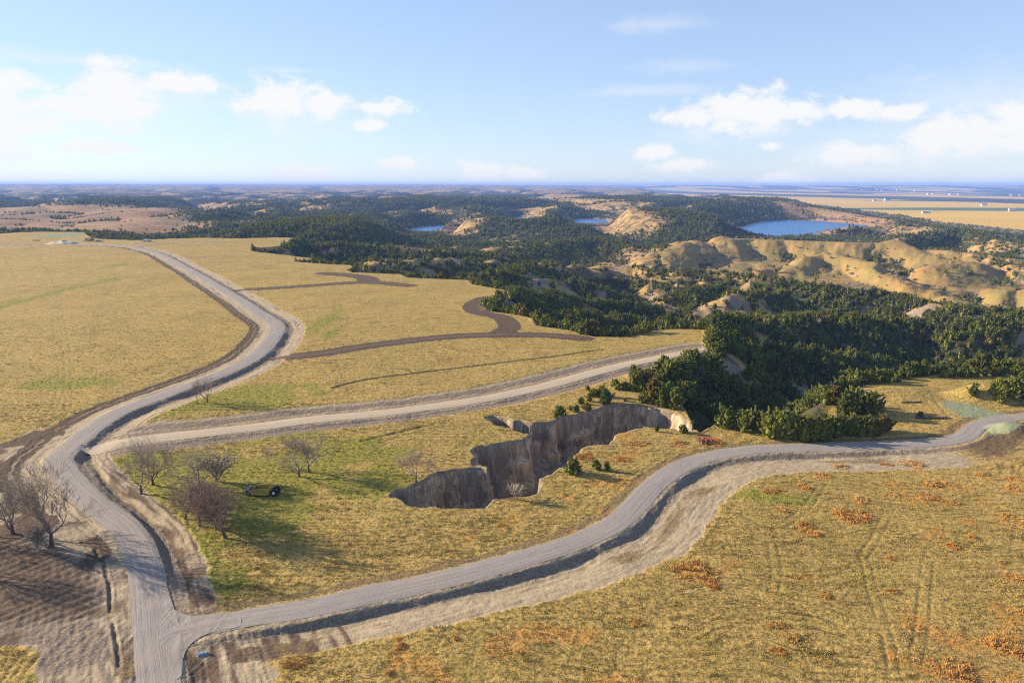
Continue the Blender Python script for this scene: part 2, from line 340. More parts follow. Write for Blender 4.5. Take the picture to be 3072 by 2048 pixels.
GLINE = np.array([P(a, b) for a, b in [(-60,945),(0,922),(60,906),(130,887),(200,867),(290,850),(330,843),(352,833)]])
CHN = np.array([(*P(2095, 1262), -22.0), (*P(2150, 1230, -3), -23.0), (*P(2230, 1205, -10), -25.0)])
JN = P(490, 1885)
def terrain(x, y, masks=False):
    x = np.asarray(x, float).ravel(); y = np.asarray(y, float).ravel(); N = x.shape
    M = {}
    r = np.hypot(x, y)
    z0 = 0.9 * pn(x, y, 170, 1) + 0.35 * pn(x, y, 55, 2)
    z0 *= ss(60, 200, y) * .8 + .2
    for mx, my, rx_, ry_, hh in ((2985,1192,150,24,5.0),(3040,1292,70,20,2.4),(2700,1180,150,26,1.5)):
        c_ = P(mx, my); ax_ = abs(P(mx + rx_, my)[0] - c_[0]); ay_ = abs(P(mx, my - ry_)[1] - P(mx, my + ry_)[1]) / 2
        z0 = z0 + hh * ss(1.15, .25, np.hypot((x - c_[0]) / ax_, (y - c_[1]) / ay_))
    # ---- far canyon country
    wx = x + 120 * pn(x, y, 700, 3); wy = y + 120 * pn(x, y, 700, 4)
    big = np.abs(pn(wx, wy, 640, 5)); med = np.abs(pn(wx, wy, 240, 6)); sm = np.abs(pn(x, y, 95, 7)); huge = pn(x, y, 2600, 8)
    zf = -62 + 78 * np.clip(big * 1.5, 0, 1.1) ** .8 + 26 * (med - .15) + 9 * sm + 16 * huge
    zf = np.minimum(zf, 2 + .25 * (zf - 2))
    leftness = ss(.35, -.1, x / np.maximum(y, 1))
    upl = ss(5000, 21000, r)
    zf = zf * (1 - .45 * upl) + upl * (22 + 56 * leftness + 34 * pn(x, y, 5200, 9))
    zf = zf + ss(23000, 26500, r) * (26 - 12 * (1 - leftness)) 
    # reddish open hills far left
    redm = ss(-.36, -.50, x / np.maximum(y, 1) + .05 * pn(x, y, 500, 30)) * ss(1250, 1500, y) * ss(3300, 2600, y)
    OP = np.array([P(a, b, -58) for a, b in [(2330,642),(2460,624),(2570,637),(2720,659),(2800,682),(2700,694),(2630,680),(2500,665),(2350,659)]])
    openm = inside(x, y, OP).astype(float)
    zred = -36 + 24 * pn(x, y, 420, 31) + 18 * np.abs(pn(x, y, 190, 32)) + (y - 1400) * .012
    zf = zf * (1 - redm) + zred * redm
    # ---- mid canyon, explicit ridges
    near = np.nonzero(y < 2300)[0]
    zm = zf.copy(); rd = np.full(N, 1e9)
    if len(near):
        xn, yn = x[near], y[near]
        zz = -60 + 5 * pn(xn, yn, 130, 10) + 7 * np.abs(pn(xn, yn, 60, 11))
        jx = xn + 16 * pn(xn, yn, 90, 12) + 5 * pn(xn, yn, 30, 17); jy = yn + 16 * pn(xn, yn, 90, 13) + 5 * pn(xn, yn, 30, 18)
        for pts, w, sl in RID:
            Dm = np.full(xn.shape, 1e9); Zc = np.zeros(xn.shape)
            for i in range(len(pts) - 1):
                p, q = pts[i], pts[i + 1]; d = q[:2] - p[:2]; L2 = d @ d
                t = np.clip(((jx - p[0]) * d[0] + (jy - p[1]) * d[1]) / L2, 0, 1)
                dd = np.hypot(jx - p[0] - t * d[0], jy - p[1] - t * d[1]); b = dd < Dm
                Dm = np.where(b, dd, Dm); Zc = np.where(b, p[2] + t * (q[2] - p[2]), Zc)
            zr = Zc - (np.sqrt(Dm * Dm + w * w) - w) * sl
            zz = smax(zz, zr, 5.0)
        gh = inside(xn, yn, GRASSHILL)
        rough = np.where(gh, .2, 1.0)
        zz = zz - rough * 7.0 * (np.abs(pn(xn, yn, 48, 14)) - .2) + np.where(gh, 1.5, .8) * 1.8 * (.25 - np.abs(pn(xn, yn, 19, 19))) + gh * 4.0 * (.22 - np.abs(pn(xn + .6 * yn, yn * .7, 38, 27))) + gh * (1.1 * np.abs(pn(xn, yn, 8, 25)) + 1.5 * (.2 - np.abs(pn(xn, yn, 64, 26)))) + rough * 1.6 * pn(xn, yn, 14, 15) - gh * 4 * np.maximum(0, .2 - np.abs(pn(xn, yn, 110, 16))) * 5
        for pts, wd_, dp in HGW:
            Dh, _, Ah = poly_dist(jx * .6 + xn * .4, jy * .6 + yn * .4, pts, False, 120)
            wv = wd_ * (.6 + .5 * ss(0, 120, Ah)); zz = zz - dp * np.clip(1 - Dh / wv, 0, 1) ** 1.5 * ss(0, 60, Ah)
        tt = xn / np.maximum(yn, 1)
        wf = np.maximum(ss(1550, 2050, yn), ss(-.12, -.24, tt) * ss(900, 1150, yn))
        zm[near] = zz * (1 - wf) + zf[near] * wf
    z = zm
    # keep the lake in view: the ground in front of it stays under the line of sight
    for L in LK:
        a = np.arctan2(L[:, 0], L[:, 1]); dn = np.hypot(L[:, 0], L[:, 1]).min() * 1.05
        aa = np.arctan2(x, y); w = ss(a.min() - .03, a.min() + .004, aa) * ss(a.max() + .03, a.max() - .004, aa) * ss(dn * 1.04, dn * .98, r)
        cap = CAMZ - (CAMZ - ZW) / dn * r - 9
        z = np.where((w > 0) & (z > cap), z + (cap - z) * w, z)
    az_e = np.arctan2(PLN[:13, 0], PLN[:13, 1]); d_e = np.hypot(PLN[:13, 0], PLN[:13, 1])
    aa = np.arctan2(x, y); dn = np.interp(aa, az_e, d_e); w = ss(.37, .43, aa) * ss(1500, 1650, y) * ss(dn * 1.05, dn * .97, r)
    cap = CAMZ - (CAMZ - ZP) / dn * r - 8
    z = np.where((w > 0) & (z > cap), z + (cap - z) * w, z)
    # plain of corn fields
    far = np.nonzero(y > 1500)[0]
    plain = np.zeros(N)
    if len(far):
        xf_, yf_ = x[far], y[far]
        D, _, _ = poly_dist(xf_, yf_, PLN)
        ins = inside(xf_, yf_, PLN); sd_ = np.where(ins, -D, D) + 30 * pn(xf_, yf_, 220, 20)
        pl = ss(260, -20, sd_)
        rr = r[far]
        zpl = ZP + 1.0 * pn(xf_, yf_, 900, 21) + 150 * ss(15000, 27000, rr)
        z[far] = z[far] * (1 - pl) + zpl * pl; plain[far] = ss(30, -30, sd_)
    # ---- lakes
    lake = np.zeros(N)
    lowz = ZW + 2.0
    z = np.where((y > 900) & (plain < .5), smax(z, np.full(N, lowz), 4.0), z)
    for L in LK:
        c = L.mean(0); R = np.hypot(*(L - c).T).max() + 260
        m = np.nonzero(np.hypot(x - c[0], y - c[1]) < R)[0]
        if len(m) == 0: continue
        D, _, _ = poly_dist(x[m], y[m], L); i = inside(x[m], y[m], L); s_ = np.where(i, D, -D) + 9 * pn(x[m], y[m], 60, 22)
        z[m] = np.where(s_ > 0, ZW - np.minimum(s_ * .15, 5), np.minimum(z[m], ZW + 1.0 + (-s_) * .34))
        lake[m] = np.maximum(lake[m], ss(-14, 4, s_))
    # ---- plateau
    pm = np.zeros(N)
    nr = np.nonzero(y < 1900)[0]
    if len(nr):
        xn, yn = x[nr], y[nr]
        D, _, _ = poly_dist(xn, yn, PLAT); ins = inside(xn, yn, PLAT); sd_ = np.where(ins, -D, D)
        so = np.maximum(sd_, 0)
        ed = np.maximum(0, so + 2.5 * pn(xn, yn, 16, 23) * ss(0, 10, so))
        drop = .2 * ed + .52 * np.maximum(0, ed - 3) + 3.0 * np.abs(pn(xn, yn, 26, 24)) * ss(4, 25, ed)
        zp = z0[nr] - drop
        zp = np.where(sd_ < 0, z0[nr], zp)
        bl = smax(zp, z[nr], 4.0)
        z[nr] = np.where(sd_ < 0, z0[nr], zp + (bl - zp) * ss(0, 22, so))
        pm[nr] = ss(2, -2, sd_)
    ch = np.nonzero((y < 520) & (y > 180) & (x > 50) & (pm < .6))[0]
    if len(ch):
        Dm = np.full(len(ch), 1e9); Zc = np.zeros(len(ch)); xc_, yc_ = x[ch] + 5 * pn(x[ch], y[ch], 22, 190), y[ch] + 5 * pn(x[ch], y[ch], 22, 191)
        for i in range(len(CHN) - 1):
            p, q = CHN[i], CHN[i + 1]; d = q[:2] - p[:2]; t_ = np.clip(((xc_ - p[0]) * d[0] + (yc_ - p[1]) * d[1]) / (d @ d), 0, 1)
            dd = np.hypot(xc_ - p[0] - t_ * d[0], yc_ - p[1] - t_ * d[1]); b = dd < Dm; Dm = np.where(b, dd, Dm); Zc = np.where(b, p[2] + t_ * (q[2] - p[2]), Zc)
        cap = Zc + 1.7 * np.maximum(0, Dm - 3); z[ch] = np.minimum(z[ch], cap + (z[ch] - cap) * ss(.2, .6, pm[ch]) * (z[ch] > cap))
    # ---- roads, ditches
    soil = np.zeros(N); clod = np.zeros(N); dark = np.zeros(N); track = np.zeros(N); loess = np.zeros(N); rutn = np.zeros(N)
    sub = np.nonzero((y < 1300) & (np.abs(x) < 900))[0]
    if len(sub):
        xs, ys = x[sub], y[sub]; zs = z[sub]
        jn = .8 * pn(xs, ys, 4, 40) + .5 * pn(xs, ys, 1.3, 41)
        S_, C_, K_, T_ = (np.zeros(xs.shape) for _ in range(4))
        def apply(w, prof_u, prof_z, bands, cap=40):
            nonlocal zs, S_, C_, K_
            D, U, A = poly_dist(xs, ys, RW[w], False, cap)
            m = np.nonzero(D < cap - 1)[0]
            if len(m) == 0: return
            u = U[m]; uj = u + jn[m]
            jd = np.hypot(xs[m] - JN[0], ys[m] - JN[1])
            amp = np.clip(.85 + .5 * pn(A[m], u * 0, 14, 150), .35, 1.15)
            if w in ('low', 'main'): amp = amp * ss(8, 22, jd)
            if w == 'low': amp = amp * (1 - .9 * ss(95, 125, xs[m]))
            if w == 'mid': amp = amp * ss(10, 30, A[m])
            if w == 'low': u = np.where(u > 4, 4 + (u - 4) * np.interp(xs[m], [-60, -10, 35], [1.8, 1.5, 1.05]), u); uj = u + jn[m]
            if w == 'main': u = np.where(u > 0, u * np.interp(ys[m], [150, 230], [1.35, 1.0]), u); uj = u + jn[m]
            zs[m] = zs[m] + amp * np.interp(u, prof_u, prof_z) + np.interp(np.abs(u), [0, 3.5, 4.5, 20, 24], [0, 0, 1, 1, 0]) * .10 * pn(A[m] * .22, u, .9, 42)
            for u0, u1, k, v in bands:
                b = ss(u0 - .5, u0 + .5, uj) * ss(u1 + .5, u1 - .5, uj) * v
                if w == 'main' and u1 < -8.5: b = b * ss(138, 165, ys[m])
                t = {'s': S_, 'c': C_, 'k': K_}[k]
                if k == 's': C_[m] *= 1 - b; K_[m] *= 1 - b
                if k == 'c': S_[m] *= 1 - b; K_[m] *= 1 - b
                if k == 'k': S_[m] *= 1 - b; C_[m] *= 1 - b
                t[m] = np.maximum(t[m], b)
        def stripes(w, half, amt):
            D, U, A = poly_dist(xs, ys, RW[w], False, half + 4)
            m = np.nonzero(D < half)[0]
            st = ss(.08, .45, pn(A[m] * .035, U[m] * 1.0 + .25 * pn(A[m], U[m] * 0, 18, 121), .95, 120) + .35 * pn(A[m] * .12, U[m], .6, 122))
            b = st * amt * np.clip(S_[m], 0, 1) * ss(3.2, 4.0, D[m]); C_[m] = np.maximum(C_[m], b); K_[m] = np.maximum(K_[m], b * ss(.5, .9, st) * .5)
        apply('mid', [-17, -12, -6.5, -3.2, 3.2, 6, 9, 12], [0, -.4, -.75, .05, .05, -.6, -.5, 0], [(-15, -4.4, 'c', .85), (4.2, 10, 'c', .85), (-4.8, 4.6, 's', 1), (-15.5, -13, 's', .7), (-9, -7, 's', .6)])  # rough soil both sides, coloured darker to paint in the ditch slopes' shade
        apply('ta', [-7, 0, 7], [0, -.15, 0], [(-6.5, 6.5, 'k', 1.0)])
        apply('ta2', [-6, 0, 6], [0, -.1, 0], [(-6.5, 6.5, 'k', .95)])
        apply('tb', [-7, 0, 7], [0, -.1, 0], [(-8, 7, 'k', 1.0)])
        apply('tb2', [-9, 0, 9], [0, -.1, 0], [(-9, 9, 'k', .95)])
        apply('tc', [-6, 0, 6], [0, 0, 0], [(-4, 4, 'c', .9)])
        apply('far', [-6, 0, 6], [0, .1, 0], [(-5, 7, 'c', .8)])
        apply('main', [-15, -9, -5.5, -3.8, 3.8, 4.3, 6.4, 8.5, 13, 18], [0, -.3, -.1, .25, .25, .15, -.85, -.8, -.15, 0],
              [(-9.5, -3.0, 's', 1), (3.4, 14.5, 's', 1), (-14.5, -9.0, 'k', .85), (-11.6, -10.8, 's', .6), (4.3, 8.0, 'c', .8)])
        apply('low', [-8, -5.5, -3.6, 3.6, 4.0, 6.0, 9.0, 15, 20], [0, .0, .2, .2, .1, -.85, -.8, -.2, 0],
              [(-6.3, -3.0, 'k', .55), (3.0, 5.0, 's', 1), (4.2, 6.8, 'c', .85), (6.6, 18.5, 's', 1)])
        stripes('main', 17, .85); stripes('mid', 16, .7); stripes('low', 20, .45)
        D, U, A = poly_dist(xs, ys, RW['main'], False, 30)
        nb = (D < 29) * ss(3.4, 4.2, U) * ss(190, 165, ys) * S_ * (.45 + .5 * ss(-.2, .4, pn(A * .2, U, 2.0, 170)))
        K_ = np.maximum(K_, nb * .75); C_ = np.maximum(C_, nb * .5)
        # brown strips along the lower road
        D, U, A = poly_dist(xs, ys, RW['low'], False, 40)
        br = ss(7.4, 8.4, U + jn) * ss(14, 11.5, U + jn + 3 * pn(A, U * 0, 30, 43)) * np.maximum(ss(.3, .05, np.abs(pn(xs, ys, 34, 44) + .1)) * .7, ss(-5, -35, xs) * .8 * ss(-.35, .1, pn(xs, ys, 11, 45))) * .75
        rightpart = ss(118, 140, xs) * (D < 39)
        K_ = np.maximum(K_ * (D > 3.4), br * (D < 39) * (D > 3.4)); S_ *= 1 - br * .9 * (D < 39)
        S_ *= 1 - rightpart * (U > 3.6); K_ = np.maximum(K_, rightpart * ss(3, 5, U + jn) * ss(19, 11, U + 2 * jn) * .62)
        for poly, tgt, amt in ((DIRTL, 's', .85), (DIRTC, 's', .75), (DIRTJ, 's', 1), (DIRTM, 's', .9), (DIRTK, 's', .9)):
            dd, _, _ = poly_dist(xs, ys, poly, True, 60); i = inside(xs, ys, poly)
            b = ss(2.5, -2.5, np.where(i, -dd, dd) + 4 * pn(xs, ys, 14, 45) + 1.5 * pn(xs, ys, 4, 46)) * amt
            S_ = np.maximum(S_, b)
        dmix = ss(-.05, .4, pn(xs, ys, 19, 47) + .6 * pn(xs, ys, 6, 48))
        i = inside(xs, ys, DIRTC); K_ = np.maximum(K_, np.where(i, dmix * .8, 0))
        i = inside(xs, ys, DIRTL); near_ = ss(118, 128, ys); C_ = np.maximum(C_, np.where(i, .35 + dmix * .6, 0)); K_ = np.maximum(K_, np.where(i, near_ * .35 + ss(.0, .5, pn(xs, ys, 9, 130)) * .6, 0))
        dd, _, _ = poly_dist(xs, ys, FURROW, True, 40); i = inside(xs, ys, FURROW); fb = ss(4, -5, np.where(i, -dd, dd))
        ph = (xs * -.80 + ys * .60); wob = ph + 1.3 * pn(xs, ys, 22, 49)
        fur = np.sin(wob * 2 * np.pi / 2.4 + 2.5 * pn(xs, ys, 30, 51)) * np.clip(.75 + .9 * pn(xs, ys, 13, 50), 0, 1.2); zs = zs + fb * (fur * .09 + .10 * pn(xs, ys, 1.6, 52))
        C_ = np.maximum(C_, fb * .95); K_ = np.maximum(K_, fb * (.55 + ss(.2, -.8, fur) * .4))
        for pts, w in TRW:
            D, U, A = poly_dist(xs, ys, pts, False, 12)
            ends = ss(0, 6, A) * ss(0, 6, A.max() - A if len(A) else A)
            g = np.maximum(ss(.5, .15, np.abs(U - w * .5)), ss(.5, .15, np.abs(U + w * .5))) * (D < 8)
            g = g * np.clip(.5 + .7 * pn(A, U, 7, 51), 0, .9)
            T_ = np.maximum(T_, g * ends); zs = zs - .10 * g
        for pts, w, dp in LNW:
            D, U, A = poly_dist(xs, ys, pts, False, 14)
            u = U + .35 * w * pn(xs, ys, 3.0, 52)
            g = ss(w * 1.25, w * .5, np.abs(u)) * (D < 12); zs = zs - dp * g + dp * .35 * ss(w * .9, w * 1.5, np.abs(u)) * ss(w * 2.8, w * 1.6, np.abs(u)) * (D < 12)
            T_ = np.maximum(T_, g * .5); K_ = np.maximum(K_, g * .35)
        # ---- the washed-out gully
        gm = np.nonzero((ys < 360) & (ys > 120))[0]
        if len(gm):
            D, _, _ = poly_dist(xs[gm], ys[gm], GUL); i = inside(xs[gm], ys[gm], GUL)
            depth = np.interp(xs[gm], [-70, -40, -5, 30, 60, 95, 130], [11, 15, 18, 20, 21, 23, 26])
            fl = -depth + 2.0 * pn(xs[gm], ys[gm], 9, 53) + 4.0 * np.maximum(0, pn(xs[gm], ys[gm], 15, 54))
            talus = np.clip(1 - D / 12, 0, 1) * (6.5 + 6 * pn(xs[gm], ys[gm], 8, 55)) + .6 * np.abs(pn(xs[gm], ys[gm], 1.6, 56))
            w = np.where(i, ss(.15, 1.1, D), 0)
            zg = zs[gm] * (1 - w) + (fl + talus) * w
            zs[gm] = np.where(i, np.minimum(zs[gm], zg), zs[gm])
            lo_ = ss(-.45, .1, np.where(i, D, -D)); loess[sub[gm]] = lo_
            S_[gm] *= 1 - lo_; C_[gm] *= 1 - lo_; K_[gm] *= 1 - lo_; T_[gm] *= 1 - lo_
        pmn = pm[sub]
        # fine relief of the rough ground
        zs = zs + pmn * (.05 * pn(xs, ys, 2.1, 56) + .045 * pn(xs, ys, 1.0, 57)) * (ys < 420) * (1 - .5 * S_) + (S_ + C_) * (ys < 420) * .04 * pn(xs, ys, 1.2, 58)
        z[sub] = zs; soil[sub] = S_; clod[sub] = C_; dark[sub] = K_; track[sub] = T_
    if not masks: return z
    M.update(soil=soil, clod=clod, dark=dark, track=track, plain=plain, pm=pm, lake=lake, red=np.maximum(redm, openm * .6))
    rust_noise = ss(.24, .46, pn(x, y, 9, 60) * .6 + pn(x, y, 40, 61) * .55) * ((y < 330) & (x > -20) & (y < 170 + x * 3)) * .8
    M['rust'] = np.maximum(rust_noise, .8 * blob(x, y, [(a, b, rr, rr * .4) for a, b, rr in RUSTPX]))
    M['green'] = blob(x, y, GREEN, 0, .6)
    Dl, Ul, Al = poly_dist(x, y, GLINE, False, 40)
    M['green'] = np.maximum(M['green'], 1.25 * ss(7.0, 2.0, Dl + 2.5 * pn(x, y, 9, 180)))
    M['mulch'] = blob(x, y, MULCH, 0, .25)
    bare = np.zeros(N)
    for it in BARE: bare = np.maximum(bare, blob(x, y, [it]))
    bare = np.maximum(bare, ss(.44, .58, pn(x, y, 34, 160) + .35 * pn(x, y, 11, 161)) * ss(1200, 900, y))
    M['bare'] = bare * (1 - pm)
    M['gh'] = inside(x, y, GRASSHILL).astype(float)
    M['loess'] = np.maximum(loess, M['bare'] * ss(.42, .6, pn(x, y, 22, 62) * .6 + .5) )
    # tree cover probability
    e = 6.0
    out = (1 - pm) * (1 - plain) * (1 - lake)
    M['out'] = out
    return z, M

def tree_cover(x, y, z, M):
    """chance of a cedar at each point: dense on slopes and hollows, thin on crests and open hills"""
    r = np.hypot(x, y)
    n1 = pn(x, y, 130, 70) + .6 * pn(x, y, 45, 71)
    zb = (terrain_smooth(x, y))
    crest = ss(1.0, 6.0, z - zb)               # above its surroundings
    hollow = ss(1.0, -5.0, z - zb)
    c = .72 + .35 * n1 - .62 * crest + .35 * hollow
    fardist = ss(1300, 1900, r)
    c = c * (1 - fardist) + fardist * (.86 + .55 * n1 - 1.3 * ss(2.5, 9, z - zb))
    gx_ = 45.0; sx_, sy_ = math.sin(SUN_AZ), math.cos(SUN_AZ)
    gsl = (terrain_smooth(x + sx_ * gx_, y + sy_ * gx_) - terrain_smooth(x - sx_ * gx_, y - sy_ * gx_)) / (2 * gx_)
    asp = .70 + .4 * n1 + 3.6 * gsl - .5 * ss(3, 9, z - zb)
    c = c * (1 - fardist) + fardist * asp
    c = np.where((y > 900) & (M['gh'] < .5), .5 * c + .5 * asp, c)
    midopen = ss(1.0, .3, np.hypot((x - 95) / 230, (y - 1150) / 230))
    c -= midopen * .5
    nearr = ss(1000, 700, y) * ss(-50, 30, x)
    c = np.maximum(c, nearr * (1.05 + .35 * n1))
    c = np.where(M['gh'] > .5, .004 + .7 * ss(.2, .5, n1) * hollow ** 2, c)
    c = c * (1 - .95 * np.clip(M['bare'] * 1.3, 0, 1)) * (1 - M['red']) + M['red'] * .8 * ss(.35, .85, hollow)
    return np.clip(c, 0, 1) * M['out']
_SM = {}
def terrain_smooth(x, y):
    """terrain averaged over about 60 m, from a lookup made on a coarse view grid"""
    g = _SM
    t = x / np.maximum(y, 1); fi = np.clip((t - g['t0']) / g['dt'], 0, g['Z'].shape[1] - 1.001); fj = np.interp(y, g['y'], np.arange(len(g['y'])))
    fj = np.clip(fj, 0, len(g['y']) - 1.001); i = fi.astype(int); j = fj.astype(int); a = fi - i; b = fj - j; Z = g['Z']
    return Z[j, i] * (1 - a) * (1 - b) + Z[j, i + 1] * a * (1 - b) + Z[j + 1, i] * (1 - a) * b + Z[j + 1, i + 1] * a * b

# ------------------------------------------------------------------ mesh helpers
def tag(o, label=None, cat=None, group=None, kind=None):
    if label: o['label'] = label
    if cat: o['category'] = cat
    if group: o['group'] = group
    if kind: o['kind'] = kind
    return o
def link(o, parent=None):
    COL.objects.link(o)
    if parent is not None: o.parent = parent
    return o
def mesh_np(name, verts, faces, mat=None, smooth=False):
    verts = np.asarray(verts, np.float32); faces = np.asarray(faces, np.int32)
    me = bpy.data.meshes.new(name); k = faces.shape[1]
    me.vertices.add(len(verts)); me.vertices.foreach_set('co', verts.ravel())
    me.loops.add(faces.size); me.loops.foreach_set('vertex_index', faces.ravel())
    me.polygons.add(len(faces)); me.polygons.foreach_set('loop_start', np.arange(0, faces.size, k, dtype=np.int32))
    me.update(calc_edges=True)
    if smooth: me.polygons.foreach_set('use_smooth', np.ones(len(faces), bool))
    if mat: me.materials.append(mat)
    return me
def empty(name, loc, rz=0.0, scale=1.0):
    o = bpy.data.objects.new(name, None); COL.objects.link(o)
    o.location = loc; o.rotation_euler = (0, 0, rz); o.scale = (scale,) * 3
    o.empty_display_size = .3
    return o
class MB:
    """collects boxes, bars, tubes into one mesh"""
    def __init__(s): s.v = []; s.f = []
    def add(s, vs, fs):
        o = len(s.v); s.v += [tuple(map(float, v)) for v in vs]; s.f += [tuple(i + o for i in f) for f in fs]; return s
    def box(s, c, d, rz=0, ry=0, rx=0, bev=0.0):
        M_ = Matrix.Rotation(rz, 3, 'Z') @ Matrix.Rotation(ry, 3, 'Y') @ Matrix.Rotation(rx, 3, 'X')
        bm = bmesh.new(); bmesh.ops.create_cube(bm, size=1)
        for v in bm.verts: v.co = Vector((v.co.x * d[0], v.co.y * d[1], v.co.z * d[2]))
        if bev: bmesh.ops.bevel(bm, geom=bm.edges[:], offset=bev, segments=2, affect='EDGES', profile=.6)
        bm.verts.index_update()
        s.add([M_ @ v.co + Vector(c) for v in bm.verts], [[v.index for v in f.verts] for f in bm.faces]); bm.free(); return s
    def tube(s, a, b, r0, r1=None, n=8, cap=True):
        r1 = r0 if r1 is None else r1; a, b = Vector(a), Vector(b); d = (b - a).normalized()
        u = d.orthogonal().normalized(); w = d.cross(u)
        vs = [a + (u * math.cos(2 * math.pi * i / n) + w * math.sin(2 * math.pi * i / n)) * r0 for i in range(n)]
        vs += [b + (u * math.cos(2 * math.pi * i / n) + w * math.sin(2 * math.pi * i / n)) * r1 for i in range(n)]
        fs = [(i, (i + 1) % n, n + (i + 1) % n, n + i) for i in range(n)]
        if cap: fs += [tuple(range(n - 1, -1, -1)), tuple(range(n, 2 * n))]
        return s.add(vs, fs)
    def lathe(s, axis_a, axis_b, prof, n=20):
        a, b = Vector(axis_a), Vector(axis_b); d = (b - a); u = d.normalized().orthogonal().normalized(); w = d.normalized().cross(u)
        vs = []; fs = []
        for t, r in prof:
            for i in range(n):
                an = 2 * math.pi * i / n; vs.append(a + d * t + (u * math.cos(an) + w * math.sin(an)) * r)
        for k in range(len(prof) - 1):
            for i in range(n): fs.append((k * n + i, k * n + (i + 1) % n, (k + 1) * n + (i + 1) % n, (k + 1) * n + i))
        fs += [tuple(range(n - 1, -1, -1)), tuple(range((len(prof) - 1) * n, len(prof) * n))]
        return s.add(vs, fs)
    def prism(s, prof, y0, y1):
        """profile in xz extruded along y"""
        n = len(prof); vs = [(x, y0, z) for x, z in prof] + [(x, y1, z) for x, z in prof]
        fs = [(i, (i + 1) % n, n + (i + 1) % n, n + i) for i in range(n)] + [tuple(range(n - 1, -1, -1)), tuple(range(n, 2 * n))]
        return s.add(vs, fs)
    def build(s, name, mat, parent=None, smooth=False):
        me = bpy.data.meshes.new(name); me.from_pydata(s.v, [], s.f); me.update()
        bm = bmesh.new(); bm.from_mesh(me); bmesh.ops.recalc_face_normals(bm, faces=bm.faces[:]); bm.to_mesh(me); bm.free()
        if mat: me.materials.append(mat)
        if smooth: me.polygons.foreach_set('use_smooth', np.ones(len(me.polygons), bool))
        return link(bpy.data.objects.new(name, me), parent)

# ------------------------------------------------------------------ materials
def grass_group():
    g = bpy.data.node_groups.new('dry_grass_colour', 'ShaderNodeTree')
    g.interface.new_socket('Green', in_out='INPUT', socket_type='NodeSocketFloat')
    g.interface.new_socket('Rust', in_out='INPUT', socket_type='NodeSocketFloat')
    g.interface.new_socket('Color', in_out='OUTPUT', socket_type='NodeSocketColor')
    t = NT(g); gi = t.node('NodeGroupInput'); go = t.node('NodeGroupOutput')
    pos = t.node('ShaderNodeNewGeometry').outputs['Position']
    flat = t.vscale(pos, (1, 1, .3))
    n1 = t.noise(flat, .018, 4, .55); n2 = t.noise(flat, .12, 4, .6); n3 = t.noise(flat, .9, 4, .65); n4 = t.noise(t.vscale(pos, (.35, 1.0, 1)), 1.1, 4, .72); n5 = t.noise(flat, .045, 5, .62, .6)
    base = t.mix(t.ramp(n1, .38, .62), rgb(.385, .262, .083), rgb(.34, .242, .073))
    base = t.mix(t.math('MULTIPLY', t.ramp(n2, .48, .72), .75), base, rgb(.43, .295, .095))
    base = t.mix(t.math('MULTIPLY', t.ramp(n2, .5, .28), .6), base, rgb(.235, .18, .05))
    base = t.mix(t.math('MULTIPLY', t.ramp(n3, .5, .33), .65), base, rgb(.11, .09, .032))
    base = t.mix(t.math('MULTIPLY', t.ramp(n3, .55, .74), .5), base, rgb(.46, .34, .14))
    base = t.mix(t.math('MULTIPLY', t.ramp(n4, .5, .3), .6), base, rgb(.085, .07, .026))
    base = t.mix(t.math('MULTIPLY', t.ramp(n5, .52, .68), .45), base, rgb(.24, .15, .058))
    base = t.mix(t.math('MULTIPLY', t.ramp(n5, .46, .32), .40), base, rgb(.27, .225, .06))
    wv = t.noise(flat, .022, 2, .5, 0, 1); wv = t.vmath('SUBTRACT', wv, (.5, .5, .5)); wv = t.vmath('ADD', t.vscale(wv, (46, 46, 0)), flat)
    n6 = t.noise(t.vscale(wv, (.10, .85, 0)), 1.0, 4, .62); n7 = t.noise(flat, .03, 3, .5)
    base = t.mix(t.math('MULTIPLY', t.ramp(n6, .51, .63), t.math('MULTIPLY', t.ramp(n7, .32, .6), .8)), base, rgb(.125, .095, .03))
    base = t.mix(t.math('MULTIPLY', t.ramp(n6, .46, .34), .45), base, rgb(.43, .30, .105))
    gm = t.ramp(t.math('ADD', gi.outputs['Green'], t.math('MULTIPLY', t.math('SUBTRACT', t.math('ADD', n2, n3), 1.0), 1.3)), .3, .95)
    gcol = t.mix(t.ramp(n3, .35, .65), rgb(.115, .128, .020), rgb(.27, .245, .042))
    base = t.mix(t.math('MULTIPLY', gm, .82), base, gcol)
    rm = t.math('MULTIPLY', gi.outputs['Rust'], t.ramp(n3, .36, .6))
    base = t.mix(t.math('MULTIPLY', rm, .8), base, rgb(.45, .20, .045))
    t.l.new(base, go.inputs['Color'])
    return g
GRASSG = grass_group()

